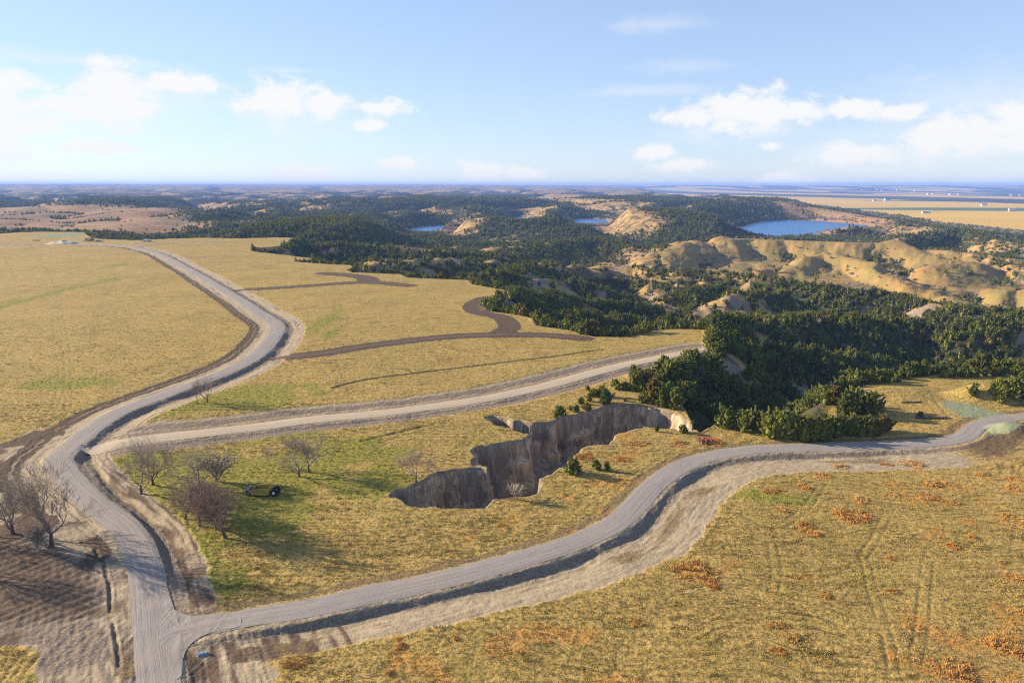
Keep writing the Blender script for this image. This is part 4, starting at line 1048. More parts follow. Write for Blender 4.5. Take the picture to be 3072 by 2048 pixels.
NEAR += [(a, b, c, v, l2, g2) for a, b, c, v in [(1912,1169,60,1),(1938,1166,58,4),(1965,1180,60,0),(2000,1150,82,4),(1960,1212,84,0),(1934,1207,38,3),(1993,1218,78,4),(2026,1226,72,0),(2052,1156,48,1),(2065,1240,62,4),(2107,1117,48,1),(2133,1114,60,3),(2020,1180,70,2),(2045,1205,70,1),(2090,1150,50,4),(1985,1165,55,5)]]
g3 = 'cedar thicket on the spur beyond the lower road'; l3 = 'dark cedar packed in the thicket just above the lower road'
NEAR += [(a, b, c, v, l3, g3) for a, b, c, v in [(2137,1258,34,3),(2180,1280,62,3),(2205,1284,50,5),(2232,1289,66,1),(2267,1288,60,3),(2293,1297,66,5),(2315,1306,56,1),(2332,1310,92,1),(2367,1306,82,4),(2385,1312,60,3),(2402,1315,76,1),(2428,1319,82,4),(2455,1316,66,5),(2480,1323,48,0),(2463,1302,70,4),(2500,1306,60,3),(2519,1299,60,1),(2540,1302,56,5),(2563,1304,64,3),(2597,1303,62,1),(2625,1302,48,5),(2650,1295,58,4)]]
g4 = 'cedars on the knob of the right spur'; l4 = 'cedar on the tan knob of the spur behind the roadside thicket'
NEAR += [(a, b, c, v, l4, g4) for a, b, c, v in [(2537,1247,86,2),(2506,1213,62,0),(2558,1233,76,4),(2580,1240,60,5),(2615,1237,68,1),(2597,1240,56,3),(2467,1206,44,1),(2490,1214,50,4)]]
g5 = 'cedars along the back edge of the right spur'; l5 = 'cedar in the row along the back edge of the right spur'
NEAR += [(a, b, c, v, l5, g5) for a, b, c, v in [(2582,1154,30,1),(2632,1150,44,5),(2689,1145,24,3),(2728,1139,20,1),(2660,1147,20,3),(2854,1132,30,4),(2885,1131,28,1),(2920,1130,30,3),(2954,1129,32,0),(3006,1127,34,4),(2830,1133,22,1),(2980,1128,26,5),(3045,1125,34,1)]]
g6 = 'cedars at the right edge above the seeded bank'; l6 = 'cedar in the clump at the right picture edge above the seeded bank'
NEAR += [(a, b, c, v, l6, g6) for a, b, c, v in [(2989,1186,54,4),(3032,1194,64,1),(3062,1188,72,5),(3002,1206,24,3),(3080,1200,66,0)]]
for px, py, hp, v, lab, grp in NEAR:
    x, y, z = cast(px, py); cedar(x, y, z, px_size(y, z, hp) * .98, lab, grp, v)

ORD = 'first second third fourth fifth sixth seventh eighth ninth tenth eleventh twelfth thirteenth fourteenth fifteenth sixteenth seventeenth eighteenth nineteenth twentieth'.split() + ['twenty-first', 'twenty-second', 'twenty-third', 'twenty-fourth']
for grp, what in ((g1, 'small green cedar along the far gully rim'), (g2, 'tall cedar in the clump at the ravine head'), (g3, 'dark cedar in the thicket above the lower road'), (g4, 'cedar on the tan knob of the right spur'), (g5, 'cedar in the row along the back edge of the right spur'), (g6, 'cedar in the clump at the right picture edge')):
    mem = sorted([o for o in COL.objects if o.get('group') == grp], key=lambda o: o.location.x / o.location.y)
    for i, o in enumerate(mem): o['label'] = what + ', ' + ORD[i] + ' from the left'
# ------------------------------------------------------------------ forest scatter
rs = np.random.RandomState(5)
def jitter_pts(cell0, y0, y1, tmax=.92):
    """stratified points over the view wedge, cell metres"""
    n_y = int((y1 - y0) / cell0); out = []
    for j in range(n_y):
        y = y0 + (j + rs.rand()) * cell0; w = y * tmax; n = int(2 * w / cell0)
        xx = -w + (np.arange(n) + rs.rand(n)) * cell0; yy = y + (rs.rand(n) - .5) * cell0
        out.append(np.column_stack([xx, yy]))
    return np.vstack(out)
def keep_trees(p):
    z, M_ = terrain(p[:, 0], p[:, 1], True); c = tree_cover(p[:, 0], p[:, 1], z, M_)
    k = rs.rand(len(p)) < c * np.clip(1.35 - .0 * z, 0, 1.0)
    k &= M_['pm'] < .02
    return p[k], z[k]
sets = []
for cell, y0, y1, hm, hs in ((3.4, 250, 720, 4.7, 1.2), (5.0, 720, 1500, 5.0, 1.3), (9.0, 1500, 2700, 6.4, 1.5), (17, 2700, 5200, 9.5, 2.0)):
    p, z = keep_trees(jitter_pts(cell, y0, y1)); h = np.clip(rs.normal(hm, hs, len(p)), 2.0, 14)
    sets.append(np.column_stack([p, z, h]))
T = np.vstack(sets)
# drop those inside the gully or on top of placed trees
ced = np.array(CED_H)
nearm = T[:, 1] < 460
dn = np.full(len(T), 99.0)
for a, b in ced: dn = np.minimum(dn, np.hypot(T[:, 0] - a, T[:, 1] - b))
Dg, _, _ = poly_dist(T[:, 0], T[:, 1], GUL); ing = inside(T[:, 0], T[:, 1], GUL)
T = T[(dn > 2.2) & ~ing & (Dg > 2.0)]
# the largest visible ones become single trees
def visible(p, z):
    ok = np.ones(len(p), bool)
    for f in np.linspace(.55, .985, 40):
        x = p[:, 0] * f; y = p[:, 1] * f; zl = CAMZ + (z - CAMZ) * f
        ok &= (y < 67) | (hz_(x, np.maximum(y, 67)) < zl + .3)
    return ok
depth = T[:, 1] * PC + (CAMZ - T[:, 2]) * PS
u = CX + FPX * T[:, 0] / depth
size = T[:, 3] / depth
vis = (np.abs(u - CX) < 1530) & visible(T[:, :2], T[:, 2] + T[:, 3] * .7)
order = np.argsort(-size * vis)[:300 - len(NEAR)]
single = np.zeros(len(T), bool); single[order] = True
zone = [('cedars crowding the ravine below the right spur', 'cedar in the dense mass filling the deep ravine right of the gully'),
        ('cedars on the wooded ridge across the ravine', 'cedar on the sunlit wooded ridge across the ravine'),
        ('cedars on the canyon slopes below the middle field', 'cedar on the canyon slope below the edge of the middle field')]
for i in np.nonzero(single)[0]:
    x, y, z, h = T[i]; k = 2 if x < 95 and y > 330 else (1 if y > 395 else 0)
    up_ = CX + FPX * x / (y * PC + (CAMZ - z) * PS)
    part = 'left' if up_ < 2280 else 'middle' if up_ < 2560 else 'right' if up_ < 2820 else 'far right'
    lab, grp = zone[k][1], zone[k][0]
    if k == 0:
        row = 'deep in' if z < -26 else 'on the near slope of' if y < 372 else 'on the far slope of'
        lab = 'cedar %s the wooded ravine, %s part' % (row, part); grp = lab.replace('cedar', 'cedars', 1)
    elif k == 2: lab = lab + (', left half' if up_ < 1800 else ', right half'); grp = grp + (' left' if up_ < 1800 else ' right')
    cedar(x, y, z, h * 1.05, lab, grp, wide=.95)
T = T[~single]

def scatter(name, pts, scl, rot, idx, meshes, extra=None, squash=None):
    """one object of many uncountable plants"""
    srcs = bpy.data.collections.new(name + '_shapes')
    for i, m_ in enumerate(meshes):
        o = bpy.data.objects.new('%s_shape_%02d' % (name, i), m_); srcs.objects.link(o)
    me = bpy.data.meshes.new(name); me.vertices.add(len(pts)); me.vertices.foreach_set('co', np.asarray(pts, np.float32).ravel())
    def fa(n_, v, ty='FLOAT', key='value'):
        a = me.attributes.new(n_, ty, 'POINT'); a.data.foreach_set(key, np.ascontiguousarray(v).ravel())
    fa('pscale', np.asarray(scl, np.float32), 'FLOAT_VECTOR', 'vector'); fa('prot', np.asarray(rot, np.float32), 'FLOAT_VECTOR', 'vector'); fa('pidx', np.asarray(idx, np.int32), 'INT')
    me.update()
    g = bpy.data.node_groups.new(name + '_scatter', 'GeometryNodeTree')
    g.interface.new_socket('Geometry', in_out='INPUT', socket_type='NodeSocketGeometry'); g.interface.new_socket('Geometry', in_out='OUTPUT', socket_type='NodeSocketGeometry')
    N = g.nodes; gi = N.new('NodeGroupInput'); go = N.new('NodeGroupOutput')
    ci = N.new('GeometryNodeCollectionInfo'); ci.inputs['Collection'].default_value = srcs
    ci.inputs['Separate Children'].default_value = True; ci.inputs['Reset Children'].default_value = True
    ip = N.new('GeometryNodeInstanceOnPoints'); ip.inputs['Pick Instance'].default_value = True
    def na(n_, ty):
        a = N.new('GeometryNodeInputNamedAttribute'); a.data_type = ty; a.inputs['Name'].default_value = n_; return a.outputs[0]
    g.links.new(gi.outputs[0], ip.inputs['Points']); g.links.new(ci.outputs[0], ip.inputs['Instance'])
    g.links.new(na('pidx', 'INT'), ip.inputs['Instance Index']); g.links.new(na('pscale', 'FLOAT_VECTOR'), ip.inputs['Scale'])
    e2r = N.new('FunctionNodeEulerToRotation'); g.links.new(na('prot', 'FLOAT_VECTOR'), e2r.inputs[0]); g.links.new(e2r.outputs[0], ip.inputs['Rotation'])
    g.links.new(ip.outputs[0], go.inputs[0])
    o = bpy.data.objects.new(name, me); COL.objects.link(o)
    md = o.modifiers.new('scatter', 'NODES'); md.node_group = g
    tag(o, kind='stuff'); return o
n = len(T); wd = rs.uniform(.75, 1.1, n)
o = scatter('cedar_woodland', T[:, :3] - np.array([0, 0, .3]), np.column_stack([T[:, 3] * wd, T[:, 3] * wd, T[:, 3]]), np.column_stack([np.zeros(n), np.zeros(n), rs.rand(n) * 6.28]), rs.randint(0, len(CLITE), n), CLITE)
tag(o, 'dark green cedar woodland covering the canyon slopes into the distance', 'woodland')
print('cedars', n)

# ------------------------------------------------------------------ bare trees
def bare_tree(seed, h, spread, lean, nlev, mat, trunk_r, first=.18, kids=(4, 3, 3, 3), tw=.012, name='branches', up=.35):
    rg = random.Random(seed); tv, tf, bv, bf = [], [], [], []
    def seg(V, F, a, b, r0, r1, n):
        d = (b - a).normalized(); u = d.orthogonal().normalized(); w = d.cross(u); o = len(V)
        for p, r in ((a, r0), (b, r1)):
            for i in range(n): V.append(p + (u * math.cos(6.283 * i / n) + w * math.sin(6.283 * i / n)) * r)
        for i in range(n):
            F.append((o + i, o + (i + 1) % n, o + n + (i + 1) % n, o + n + i))
    def grow(p, d, ln, r, lev):
        k = 4 if lev == 0 else 3 if lev < 3 else 2
        V, F = (tv, tf) if lev == 0 else (bv, bf)
        pts = [p]
        for j in range(k):
            d = (d + Vector((rg.gauss(0, .16), rg.gauss(0, .16), rg.gauss(.03, .10))) * (1.0 if lev else .4)).normalized()
            p2 = pts[-1] + d * ln / k; r2 = max(tw, r * (1 - .42 * (j + 1) / k) if lev < nlev - 1 else r * (1 - .7 * (j + 1) / k))
            seg(V, F, pts[-1], p2, max(tw, r * (1 - .42 * j / k)), r2, 7 if lev == 0 else 4 if lev == 1 else 3)
            pts.append(p2)
        if lev + 1 >= nlev: return
        kn = kids[min(lev, len(kids) - 1)]
        base_a = rg.random() * 6.28
        for q in range(kn + (1 if lev > 0 else 1)):
            a = base_a + 6.283 * q / (kn + 1) + rg.uniform(-.5, .5)
            side = d.orthogonal().normalized(); side = Matrix.Rotation(a, 3, d) @ side
            ang = spread * rg.uniform(.55, 1.25)
            nd = (d * math.cos(ang) + side * math.sin(ang) + Vector((0, 0, up * rg.random()))).normalized()
            if q == 0: nd = (d + Vector((rg.gauss(0, .2), rg.gauss(0, .2), .15))).normalized()
            sp = pts[-1] if q < 2 or lev == 0 and q < 3 else pts[rg.randint(max(1, k - 2), k)]
            grow(sp, nd, ln * (rg.uniform(.62, .88) if lev else rg.uniform(1.0, 1.5)), r * rg.uniform(.42, .6), lev + 1)
    grow(Vector((0, 0, -.3)), Vector((lean, 0, 1)).normalized(), h * first, trunk_r, 0)
    zt = max(v.z for v in bv); k = h / zt
    tv = [v * k for v in tv]; bv = [v * k for v in bv]
    return (mesh_np('trunk', [tuple(v) for v in tv], tf, M_BARK if mat is not M_PALETWIG else mat, True), mesh_np(name, [tuple(v) for v in bv], bf, mat))
BT = {'spread': bare_tree(21, 10, .75, .05, 7, M_TWIG, .34, .22, (3, 3, 2, 2, 2, 2), .013),
      'spread2': bare_tree(22, 10, .68, -.08, 7, M_TWIG, .30, .19, (3, 2, 3, 2, 2, 2), .013),
      'upright': bare_tree(23, 10, .48, .02, 7, M_TWIG, .28, .2, (3, 3, 2, 2, 2, 2), .013),
      'thicket': bare_tree(24, 8, .72, .05, 7, M_TWIGRED, .26, .18, (3, 3, 3, 2, 2, 2), .012),
      'shrub': bare_tree(25, 5, .42, 0, 6, M_PALETWIG, .08, .08, (5, 3, 3, 2, 2), .009),
      'pale': bare_tree(26, 4, .5, .1, 5, M_PALETWIG, .09, .14, (5, 3, 3, 2), .018)}
BH = {'spread': 10, 'spread2': 10, 'upright': 10, 'thicket': 8, 'shrub': 5, 'pale': 4}
def bare(px, py, hp, kind, label, cat='tree', rz=0.0, name='bare_tree', wide=1.0, group=None):
    x, y, z = cast(px, py) if not isinstance(px, tuple) else px
    h = px_size(y, z, hp) * 1.24 if hp < 900 else hp - 900
    s = h / BH[kind]; r = empty(name, (x, y, z), rz); r.scale = (s * wide, s * wide, s)
    a, b = BT[kind]; link(bpy.data.objects.new('trunk', a), r); link(bpy.data.objects.new('branches', b), r)
    return tag(r, label, cat, group)
bare(622,1206,84,'spread','dark leafless tree beside the long bend of the gravel road',rz=.4)
bare(590,1210,62,'upright','slim leafless sapling just left of the lone roadside tree',rz=1.2,wide=.7)
bare(39,1604,195,'spread2','bare grey tree with forked trunk at the left picture edge',rz=2.1)
bare(153,1640,245,'upright','tallest bare tree at far left, its shadow falling across the road',rz=.3,wide=1.1)
bare(118,1655,80,'shrub','dense bare brush round the foot of the tallest left tree','shrub',rz=.9,name='bare_shrub')
bare(460,1455,150,'spread','big bare tree with stout forked trunk, nearest the road fork',rz=3.9,wide=1.05)
bare(424,1482,125,'spread2','leaning bare tree left of the big forked one',rz=4.2)
bare(604,1464,140,'spread','wide bare tree with dark crooked limbs behind the reddish thicket',rz=2.6,wide=1.25)
bare(652,1446,82,'shrub','pale grey rounded bare bush right of the crooked-limbed tree','shrub',rz=.6,name='bare_shrub',wide=1.5)
bare(676,1616,165,'thicket','large reddish-brown twiggy tree in front of the parked scraper',rz=3.3,wide=1.0)
bare(598,1578,140,'thicket','reddish twiggy tree left of the largest thicket tree',rz=2.0,wide=1.05)
bare(632,1530,100,'thicket','small reddish twiggy tree filling the middle of the thicket',rz=4.0,wide=.95)
bare(650,1588,128,'thicket','reddish twiggy tree right behind the largest thicket tree',rz=5.4,wide=1.05)
bare(556,1560,105,'thicket','low reddish twiggy tree at the left end of the thicket',rz=1.1,wide=1.1)
bare(898,1432,112,'spread2','left bare tree of the pair standing in the green swale',rz=1.0,wide=1.1)
bare(925,1418,125,'spread','right bare tree of the pair standing in the green swale',rz=5.0,wide=1.1)
bare(807,1396,52,'upright','small bare sapling over a rusty bush left of the swale pair',rz=.2,wide=.8)
bare(1248,1449,98,'spread2','pale bare tree standing right on the left gully rim',rz=2.9,wide=1.25)
bare(1545,1500,44,'pale','pale leafless bush poking out of the near end of the gully','shrub',name='bare_shrub',rz=.4,wide=1.3)
bare(1640,1345,32,'pale','pale dead bush on the inner gully ledge','shrub',name='bare_shrub',rz=1.4)
bare(1690,1360,34,'pale','pale dead bush down in the gully beside the near rim','shrub',name='bare_shrub',rz=2.4)
bare(1735,1352,36,'pale','pale brush rising from the gully under the rusty grass lip','shrub',name='bare_shrub',rz=3.4)
bare(1960,1278,14,'pale','thin pale weed bush at the gully lip left of the slim cedar','shrub',name='bare_shrub',rz=3.4)
x, y = P(-190, 1690); bare((x, y, float(hz_(x, y)[0])), 0, 900 + 15, 'upright','bare tree just off the left edge, seen by its long shadow',rz=1.0)
x, y = P(-120, 1600); bare((x, y, float(hz_(x, y)[0])), 0, 900 + 13, 'spread2','second bare tree off the left edge, seen by its shadow',rz=4.0)
for px, py, hp, lab in ((2110,790,40,'bare grey tree in the hollow of the grassy hill'),(2235,828,30,'white-limbed bare tree at the foot of the grassy hill'),(2700,862,30,'crooked bare tree on the gully of the far right hill'),(3058,868,40,'bare tree on the hillside at the right edge'),(2160,760,26,'grey bare tree standing in the shaded hollow'),(2130,775,26,'grey bare tree left in the shaded hollow')):
    bare(px, py, hp, 'upright', lab, rz=px * .1, wide=.9)
for px, py, lab in ((2799,637,'left dark round tree beside the corn-field farm'),(2811,637,'right dark round tree beside the corn-field farm'),(2944,616,'dark tree left of the farthest farmstead'),(2960,616,'dark tree right of the farthest farmstead')):
    bare(px, py, 12, 'spread', lab, rz=px * .1, wide=1.2)
# grey leafless brush in hollows and along the shores
lite = bare_tree(31, 6, .6, 0, 5, M_TWIG, .16, .15, (5, 4, 3, 2), .04); lite2 = bare_tree(32, 6, .7, 0, 5, M_PALETWIG, .14, .12, (5, 4, 3, 2), .05)
bp_ = jitter_pts(9.0, 420, 1500, .8); zb_, Mb_ = terrain(bp_[:, 0], bp_[:, 1], True)
hol = ss(.5, -5, zb_ - terrain_smooth(bp_[:, 0], bp_[:, 1])) * Mb_['out']
kb = rs.rand(len(bp_)) < .26 * hol * (1 - .5 * Mb_['gh']) + .025 * Mb_['gh'] + .03 * Mb_['out'] * (bp_[:, 1] < 800); b1 = np.column_stack([bp_[kb], zb_[kb]])
bp_ = jitter_pts(16.0, 1900, 3600, .8); zb_, Mb_ = terrain(bp_[:, 0], bp_[:, 1], True)
kb = (rs.rand(len(bp_)) < .55 * ss(-44, -57, zb_) * Mb_['out']) & (Mb_['lake'] < .05); b2 = np.column_stack([bp_[kb], zb_[kb]])
b_all = np.vstack([b1, b2]); sb_ = np.concatenate([rs.uniform(.5, 1.0, len(b1)), rs.uniform(1.1, 2.0, len(b2))])
o = scatter('bare_brush', b_all, np.column_stack([sb_ * 1.15, sb_ * 1.15, sb_]), np.column_stack([np.zeros(len(sb_)), np.zeros(len(sb_)), rs.rand(len(sb_)) * 6.28]), rs.randint(0, 2, len(sb_)), [lite[1], lite2[1]])
tag(o, 'grey leafless brush in the hollows and along the lake shores', 'brush')

# ------------------------------------------------------------------ grass
def tuft(seed, n, hgt, rad, mat, wd=.03):
    rg = random.Random(seed); V = []; F = []
    for i in range(n):
        a = rg.random() * 6.28; r = rad * math.sqrt(rg.random()); x, y = r * math.cos(a), r * math.sin(a)
        b = rg.random() * 6.28; h = hgt * rg.uniform(.55, 1.15); w = wd * rg.uniform(.7, 1.4); lx, ly = rg.gauss(0, .35) * h, rg.gauss(0, .35) * h
        dx, dy = math.cos(b) * w, math.sin(b) * w; o = len(V)
        V += [(x - dx, y - dy, -.05), (x + dx, y + dy, -.05), (x + dx * .6 + lx * .4, y + dy * .6 + ly * .4, h * .65), (x + lx, y + ly, h)]
        F += [(o, o + 1, o + 2), (o, o + 2, o + 3)]
    return mesh_np('grass_tuft', V, F, mat)
def mat_grass():
    m, t, b = new_mat('dry_grass_blades', .9, .1)
    A = t.node('ShaderNodeObjectInfo').outputs['Random']
    g = t.node('ShaderNodeGroup'); g.node_tree = GRASSG; g.inputs[0].default_value = 0; g.inputs[1].default_value = 0
    col = t.mix(A, g.outputs[0], t.mix(.5, g.outputs[0], rgb(.33, .25, .09)))
    t.l.new(col, b.inputs['Base Color']); return m
def mat_flat(name, c0, c1, var=.3):
    m, t, b = new_mat(name, .9, .1); A = t.node('ShaderNodeObjectInfo').outputs['Random']
    n_ = t.noise(t.node('ShaderNodeNewGeometry').outputs['Position'], 2.0, 3, .6)
    col = t.mix(A, rgb(*c0), rgb(*c1)); col = t.mix(t.math('MULTIPLY', t.ramp(n_, .5, .75), .5), col, rgb(c0[0] * .5, c0[1] * .5, c0[2] * .5)); t.l.new(col, b.inputs['Base Color']); return m
M_GRASS = mat_grass(); M_RUST = mat_flat('rust_orange_grass', (.47, .225, .06), (.52, .33, .11)); M_GREENG = mat_flat('green_grass_blades', (.12, .135, .025), (.25, .23, .05)); M_STRAW = mat_flat('straw_yellow_grass', (.45, .33, .09), (.40, .28, .07))
gp = np.vstack([jitter_pts(.85, 80, 150, .85), jitter_pts(1.25, 150, 235, .82), jitter_pts(2.1, 235, 480, .8)])
zt_, Mg = terrain(gp[:, 0], gp[:, 1], True)
k = (np.clip(Mg['soil'] + Mg['clod'] + Mg['dark'] + Mg['track'] * .8 + Mg['loess'] + Mg['mulch'], 0, 1) < .25) & (rs.rand(len(gp)) < .85 * ss(490, 230, gp[:, 1])) & (zt_ > -4)
for w_, hw_ in (('main', 5.2), ('low', 4.6)):
    D, _, _ = poly_dist(gp[:, 0], gp[:, 1], RW[w_], False, 10); k &= D > hw_
Dg, _, _ = poly_dist(gp[:, 0], gp[:, 1], GUL); k &= Dg > .8; k &= ~inside(gp[:, 0], gp[:, 1], GUL)
gp = gp[k]; zt_ = hz_(gp[:, 0], gp[:, 1]); gr = Mg['green'][k]; ru = Mg['rust'][k]; n = len(gp)
var = rs.randint(0, 3, n); pat = pn(gp[:, 0], gp[:, 1], 9, 110) + .5 * pn(gp[:, 0], gp[:, 1], 3, 111)
var = np.where(rs.rand(n) < gr * np.clip(.35 + pat, 0, .8), 3 + rs.randint(0, 2, n), var)
var = np.where((rs.rand(n) < ru * .55), 5, var); var = np.where((rs.rand(n) < ss(.35, .6, pat) * .35), 6, var)
sg = rs.uniform(.6, 1.25, n) * np.interp(gp[:, 1], [80, 150, 300, 480], [.8, .85, .8, .6]) * np.clip(1 + .5 * pat, .5, 1.6)
TUF = [tuft(40 + i, 16, .30, .55, M_GRASS, .045) for i in range(3)] + [tuft(44 + i, 16, .24, .55, M_GREENG, .05) for i in range(2)] + [tuft(47, 18, .38, .5, M_RUST, .045), tuft(48, 16, .30, .5, M_STRAW, .045)]
o = scatter('field_grass', np.column_stack([gp, zt_]), np.column_stack([sg, sg, sg]), np.column_stack([np.zeros(n), np.zeros(n), rs.rand(n) * 6.28]), var, TUF)
tag(o, 'dry tan and green grass covering the fields', 'grass'); print('tufts', n)

# countable rust clumps
def clump(seed, mat):
    rg = random.Random(seed); V = []; F = []
    for c in range(26):
        a = rg.random() * 6.28; r = math.sqrt(rg.random()); cx_, cy_ = r * math.cos(a), r * .9 * math.sin(a); hh = (1 - .55 * r) * rg.uniform(.7, 1.1)
        for i in range(26):
            x, y = cx_ + rg.gauss(0, .09), cy_ + rg.gauss(0, .09); b = rg.random() * 6.28; h = hh * rg.uniform(.5, 1.1); w = .012 * rg.uniform(.7, 1.6)
            dx, dy = math.cos(b) * w, math.sin(b) * w; lx, ly = rg.gauss(0, .1) * h, rg.gauss(0, .1) * h; o = len(V)
            V += [(x - dx, y - dy, -.08), (x + dx, y + dy, -.08), (x + dx * .6 + lx * .4, y + dy * .6 + ly * .4, h * .65), (x + lx, y + ly, h)]; F += [(o, o + 1, o + 2), (o, o + 2, o + 3)]
    return mesh_np('grass_clump', V, F, mat)
CL = [clump(60 + i, M_RUST) for i in range(4)]
for i, (px, py, rr) in enumerate(RUSTPX):
    x, y, z = cast(px, py); R_ = px_size(y, z, rr) * .95
    o = bpy.data.objects.new('grass_clump', CL[i % 4]); link(o); o.location = (x, y, z); o.rotation_euler = (0, 0, i * 1.3); o.scale = (R_, R_ * .85, min(1.1, .45 + R_ * .16))
    if py < 1340 or (px < 1900 and py < 1400): tag(o, 'rust-orange patch of tall grass on the lip beside the gully', 'grass clump', 'rust grass patches by the gully')
    elif px < 1500: tag(o, 'rust-orange grass clump in the field at bottom centre left of the frame middle', 'grass clump', 'rust grass clumps at bottom centre')
    else:
        band_ = 'near bottom edge' if py > 1840 else 'halfway down' if py > 1590 else 'close below the road' if py < 1440 else 'in its upper part'
        tag(o, ('large' if rr > 40 else 'small' if rr < 25 else 'middling') + ' rust grass clump in right field, ' + band_, 'grass clump', 'rust grass clumps in the right field'); o['row'] = band_

byl = {}
for o in COL.objects:
    if o.get('row'): byl.setdefault(o['label'], []).append(o)
for lab, mem in byl.items():
    mem.sort(key=lambda o: o.location.x / o.location.y)
    for i, o in enumerate(mem):
        del o['row']
        if len(mem) > 1: o['label'] = lab + ', ' + ORD[i] + ' from left'
# ------------------------------------------------------------------ machines and buildings
M_YEL = mat_simple('faded_yellow_paint', (.42, .29, .05), .55, .3, .3, 1.5); M_TYRE = mat_simple('black_rubber', (.025, .025, .028), .85, .2, .3); M_STEEL = mat_simple('grey_steel', (.35, .36, .38), .5, .4, .2, 2, .6)
M_RED = mat_simple('red_paint', (.36, .07, .045), .5, .35, .25, 1.5); M_DARKST = mat_simple('dark_iron', (.05, .048, .05), .6, .3, .3); M_WHITE = mat_simple('white_paint', (.72, .72, .70), .45, .4, .08); M_GLASS = mat_simple('dark_glass', (.03, .04, .05), .1, .6, .1)
M_WALL = mat_simple('cream_siding', (.55, .50, .42), .8, .2, .12); M_WALL2 = mat_simple('brown_siding', (.22, .15, .11), .8, .2, .2); M_ROOF = mat_simple('grey_shingles', (.19, .17, .165), .85, .2, .25); M_GALV = mat_simple('galvanised_steel', (.55, .56, .58), .4, .5, .1, 2, .7); M_WOOD = mat_simple('weathered_wood', (.22, .17, .12), .9, .1, .3); M_BLUE = mat_simple('blue_plastic', (.16, .28, .42), .5, .4, .1)
M_EARTH = mat_simple('piled_earth', (.27, .20, .13), .95, .05, .35, .8)

def wheel(parent, c, r, w, hubmat):
    mb = MB(); mb.lathe((c[0], c[1] - w / 2, c[2]), (c[0], c[1] + w / 2, c[2]), [(0, r * .55), (.02, r * .88), (.15, r), (.85, r), (.98, r * .88), (1, r * .55)], 24)
    for k in range(20):
        a = 6.283 * k / 20; mb.box((c[0] + math.cos(a) * r, c[1], c[2] + math.sin(a) * r), (.08, w * .8, .05), ry=-a + math.pi / 2)
    t_ = mb.build('wheel', M_TYRE, parent)
    mb = MB(); mb.lathe((c[0], c[1] - w / 2 - .02, c[2]), (c[0], c[1] + w / 2 + .02, c[2]), [(0, r * .2), (.04, r * .54), (.2, r * .5), (.8, r * .5), (.96, r * .54), (1, r * .2)], 18); mb.build('rim', hubmat, t_)
x, y, z = cast(787, 1482)
sc = empty('earth_scraper', (x, y, z), math.radians(-4), 1.0)
mb = MB()
for s in (-1, 1): mb.prism([(-2.2, .45), (1.5, .35), (2.2, .8), (2.3, 2.05), (.6, 2.15), (-2.0, 1.75)], s * 1.45 - .06, s * 1.45 + .06)
mb.box((2.2, 0, 1.3), (.12, 2.8, 1.4), ry=-.15); mb.box((0, 0, .42), (3.9, 2.8, .1)); mb.build('bowl', M_YEL, sc)
mb = MB(); mb.box((-2.15, 0, 1.15), (.14, 2.9, 1.2), ry=.25); mb.build('apron', M_YEL, sc)
mb = MB()
for s in (-1, 1): mb.tube((-2.0, s * 1.62, 1.2), (-3.3, s * .9, 1.6), .13); mb.box((-.6, s * 1.6, 1.5), (3.0, .16, .22))
mb.tube((-3.3, -1.0, 1.6), (-3.3, 1.0, 1.6), .18, n=10); mb.tube((-3.3, 0, 1.6), (-4.6, 0, .75), .16); mb.build('draft_frame', M_STEEL, sc)
mb = MB(); mb.tube((1.0, .5, 2.0), (1.15, .5, 3.4), .07); mb.tube((-2.1, -1.4, 1.7), (-2.25, -1.4, 2.6), .07); mb.build('lift_arm', M_YEL, sc)
for s in (-1, 1): wheel(sc, (3.4, s * .85, .95), .95, .75, M_WHITE)
for s in (-1, 1): wheel(sc, (-3.1, s * .75, .62), .62, .45, M_STEEL)
mb = MB(); mb.box((2.9, 0, .95), (1.4, .5, .4), bev=.05); mb.build('rear_frame', M_YEL, sc)
tag(sc, 'yellow pull-type earth scraper with big black tyres parked on the grass', 'scraper')

x, y, z = cast(2122, 1327)
dh = empty('disc_harrow', (x, y, z), math.radians(8)); mb = MB()
for yy in (-1.5, 0, 1.5): mb.box((0, yy, .75), (5.0, .14, .14))
for xx in (-2.4, -.8, .8, 2.4): mb.box((xx, 0, .82), (.14, 3.2, .12))
mb.tube((2.4, 1.2, .8), (4.4, 0, .5), .08); mb.tube((2.4, -1.2, .8), (4.4, 0, .5), .08); mb.tube((0, 0, .8), (1.4, 0, 1.5), .07); mb.tube((0, 0.8, .8), (-1.4, .8, 1.4), .07); mb.build('frame', M_RED, dh)
for s in (-1, 1):
    for k, xx in enumerate((-1.9, -.5)):
        g = MB(); g.tube((xx - 1.5 * .25 * s, s * .2, .4), (xx + .35 * s, s * 2.4, .4), .05)
        for q in range(9):
            f = (q + .5) / 9; c = Vector((xx - .375 * s + (.725 * s) * f, s * (.2 + 2.2 * f), .4)); g.lathe(c + Vector((-.02, -.03, 0)), c + Vector((.02, .03, 0)), [(0, .38), (.5, .36), (1, .30)], 14)
        g.build('disc_gang', M_DARKST, dh)
for s in (-1, 1): wheel(dh, (.9, s * .9, .4), .4, .25, M_WHITE)
mb = MB()
for s in (-1, 1): mb.box((-.9, s * 2.2, 1.1), (2.6, .12, .12), rx=s * .5); mb.box((.6, s * 2.1, 1.05), (2.0, .12, .12), rx=s * .5)
mb.build('wing', M_RED, dh)
tag(dh, 'red farm disc harrow parked on tan grass above the lower road', 'harrow')

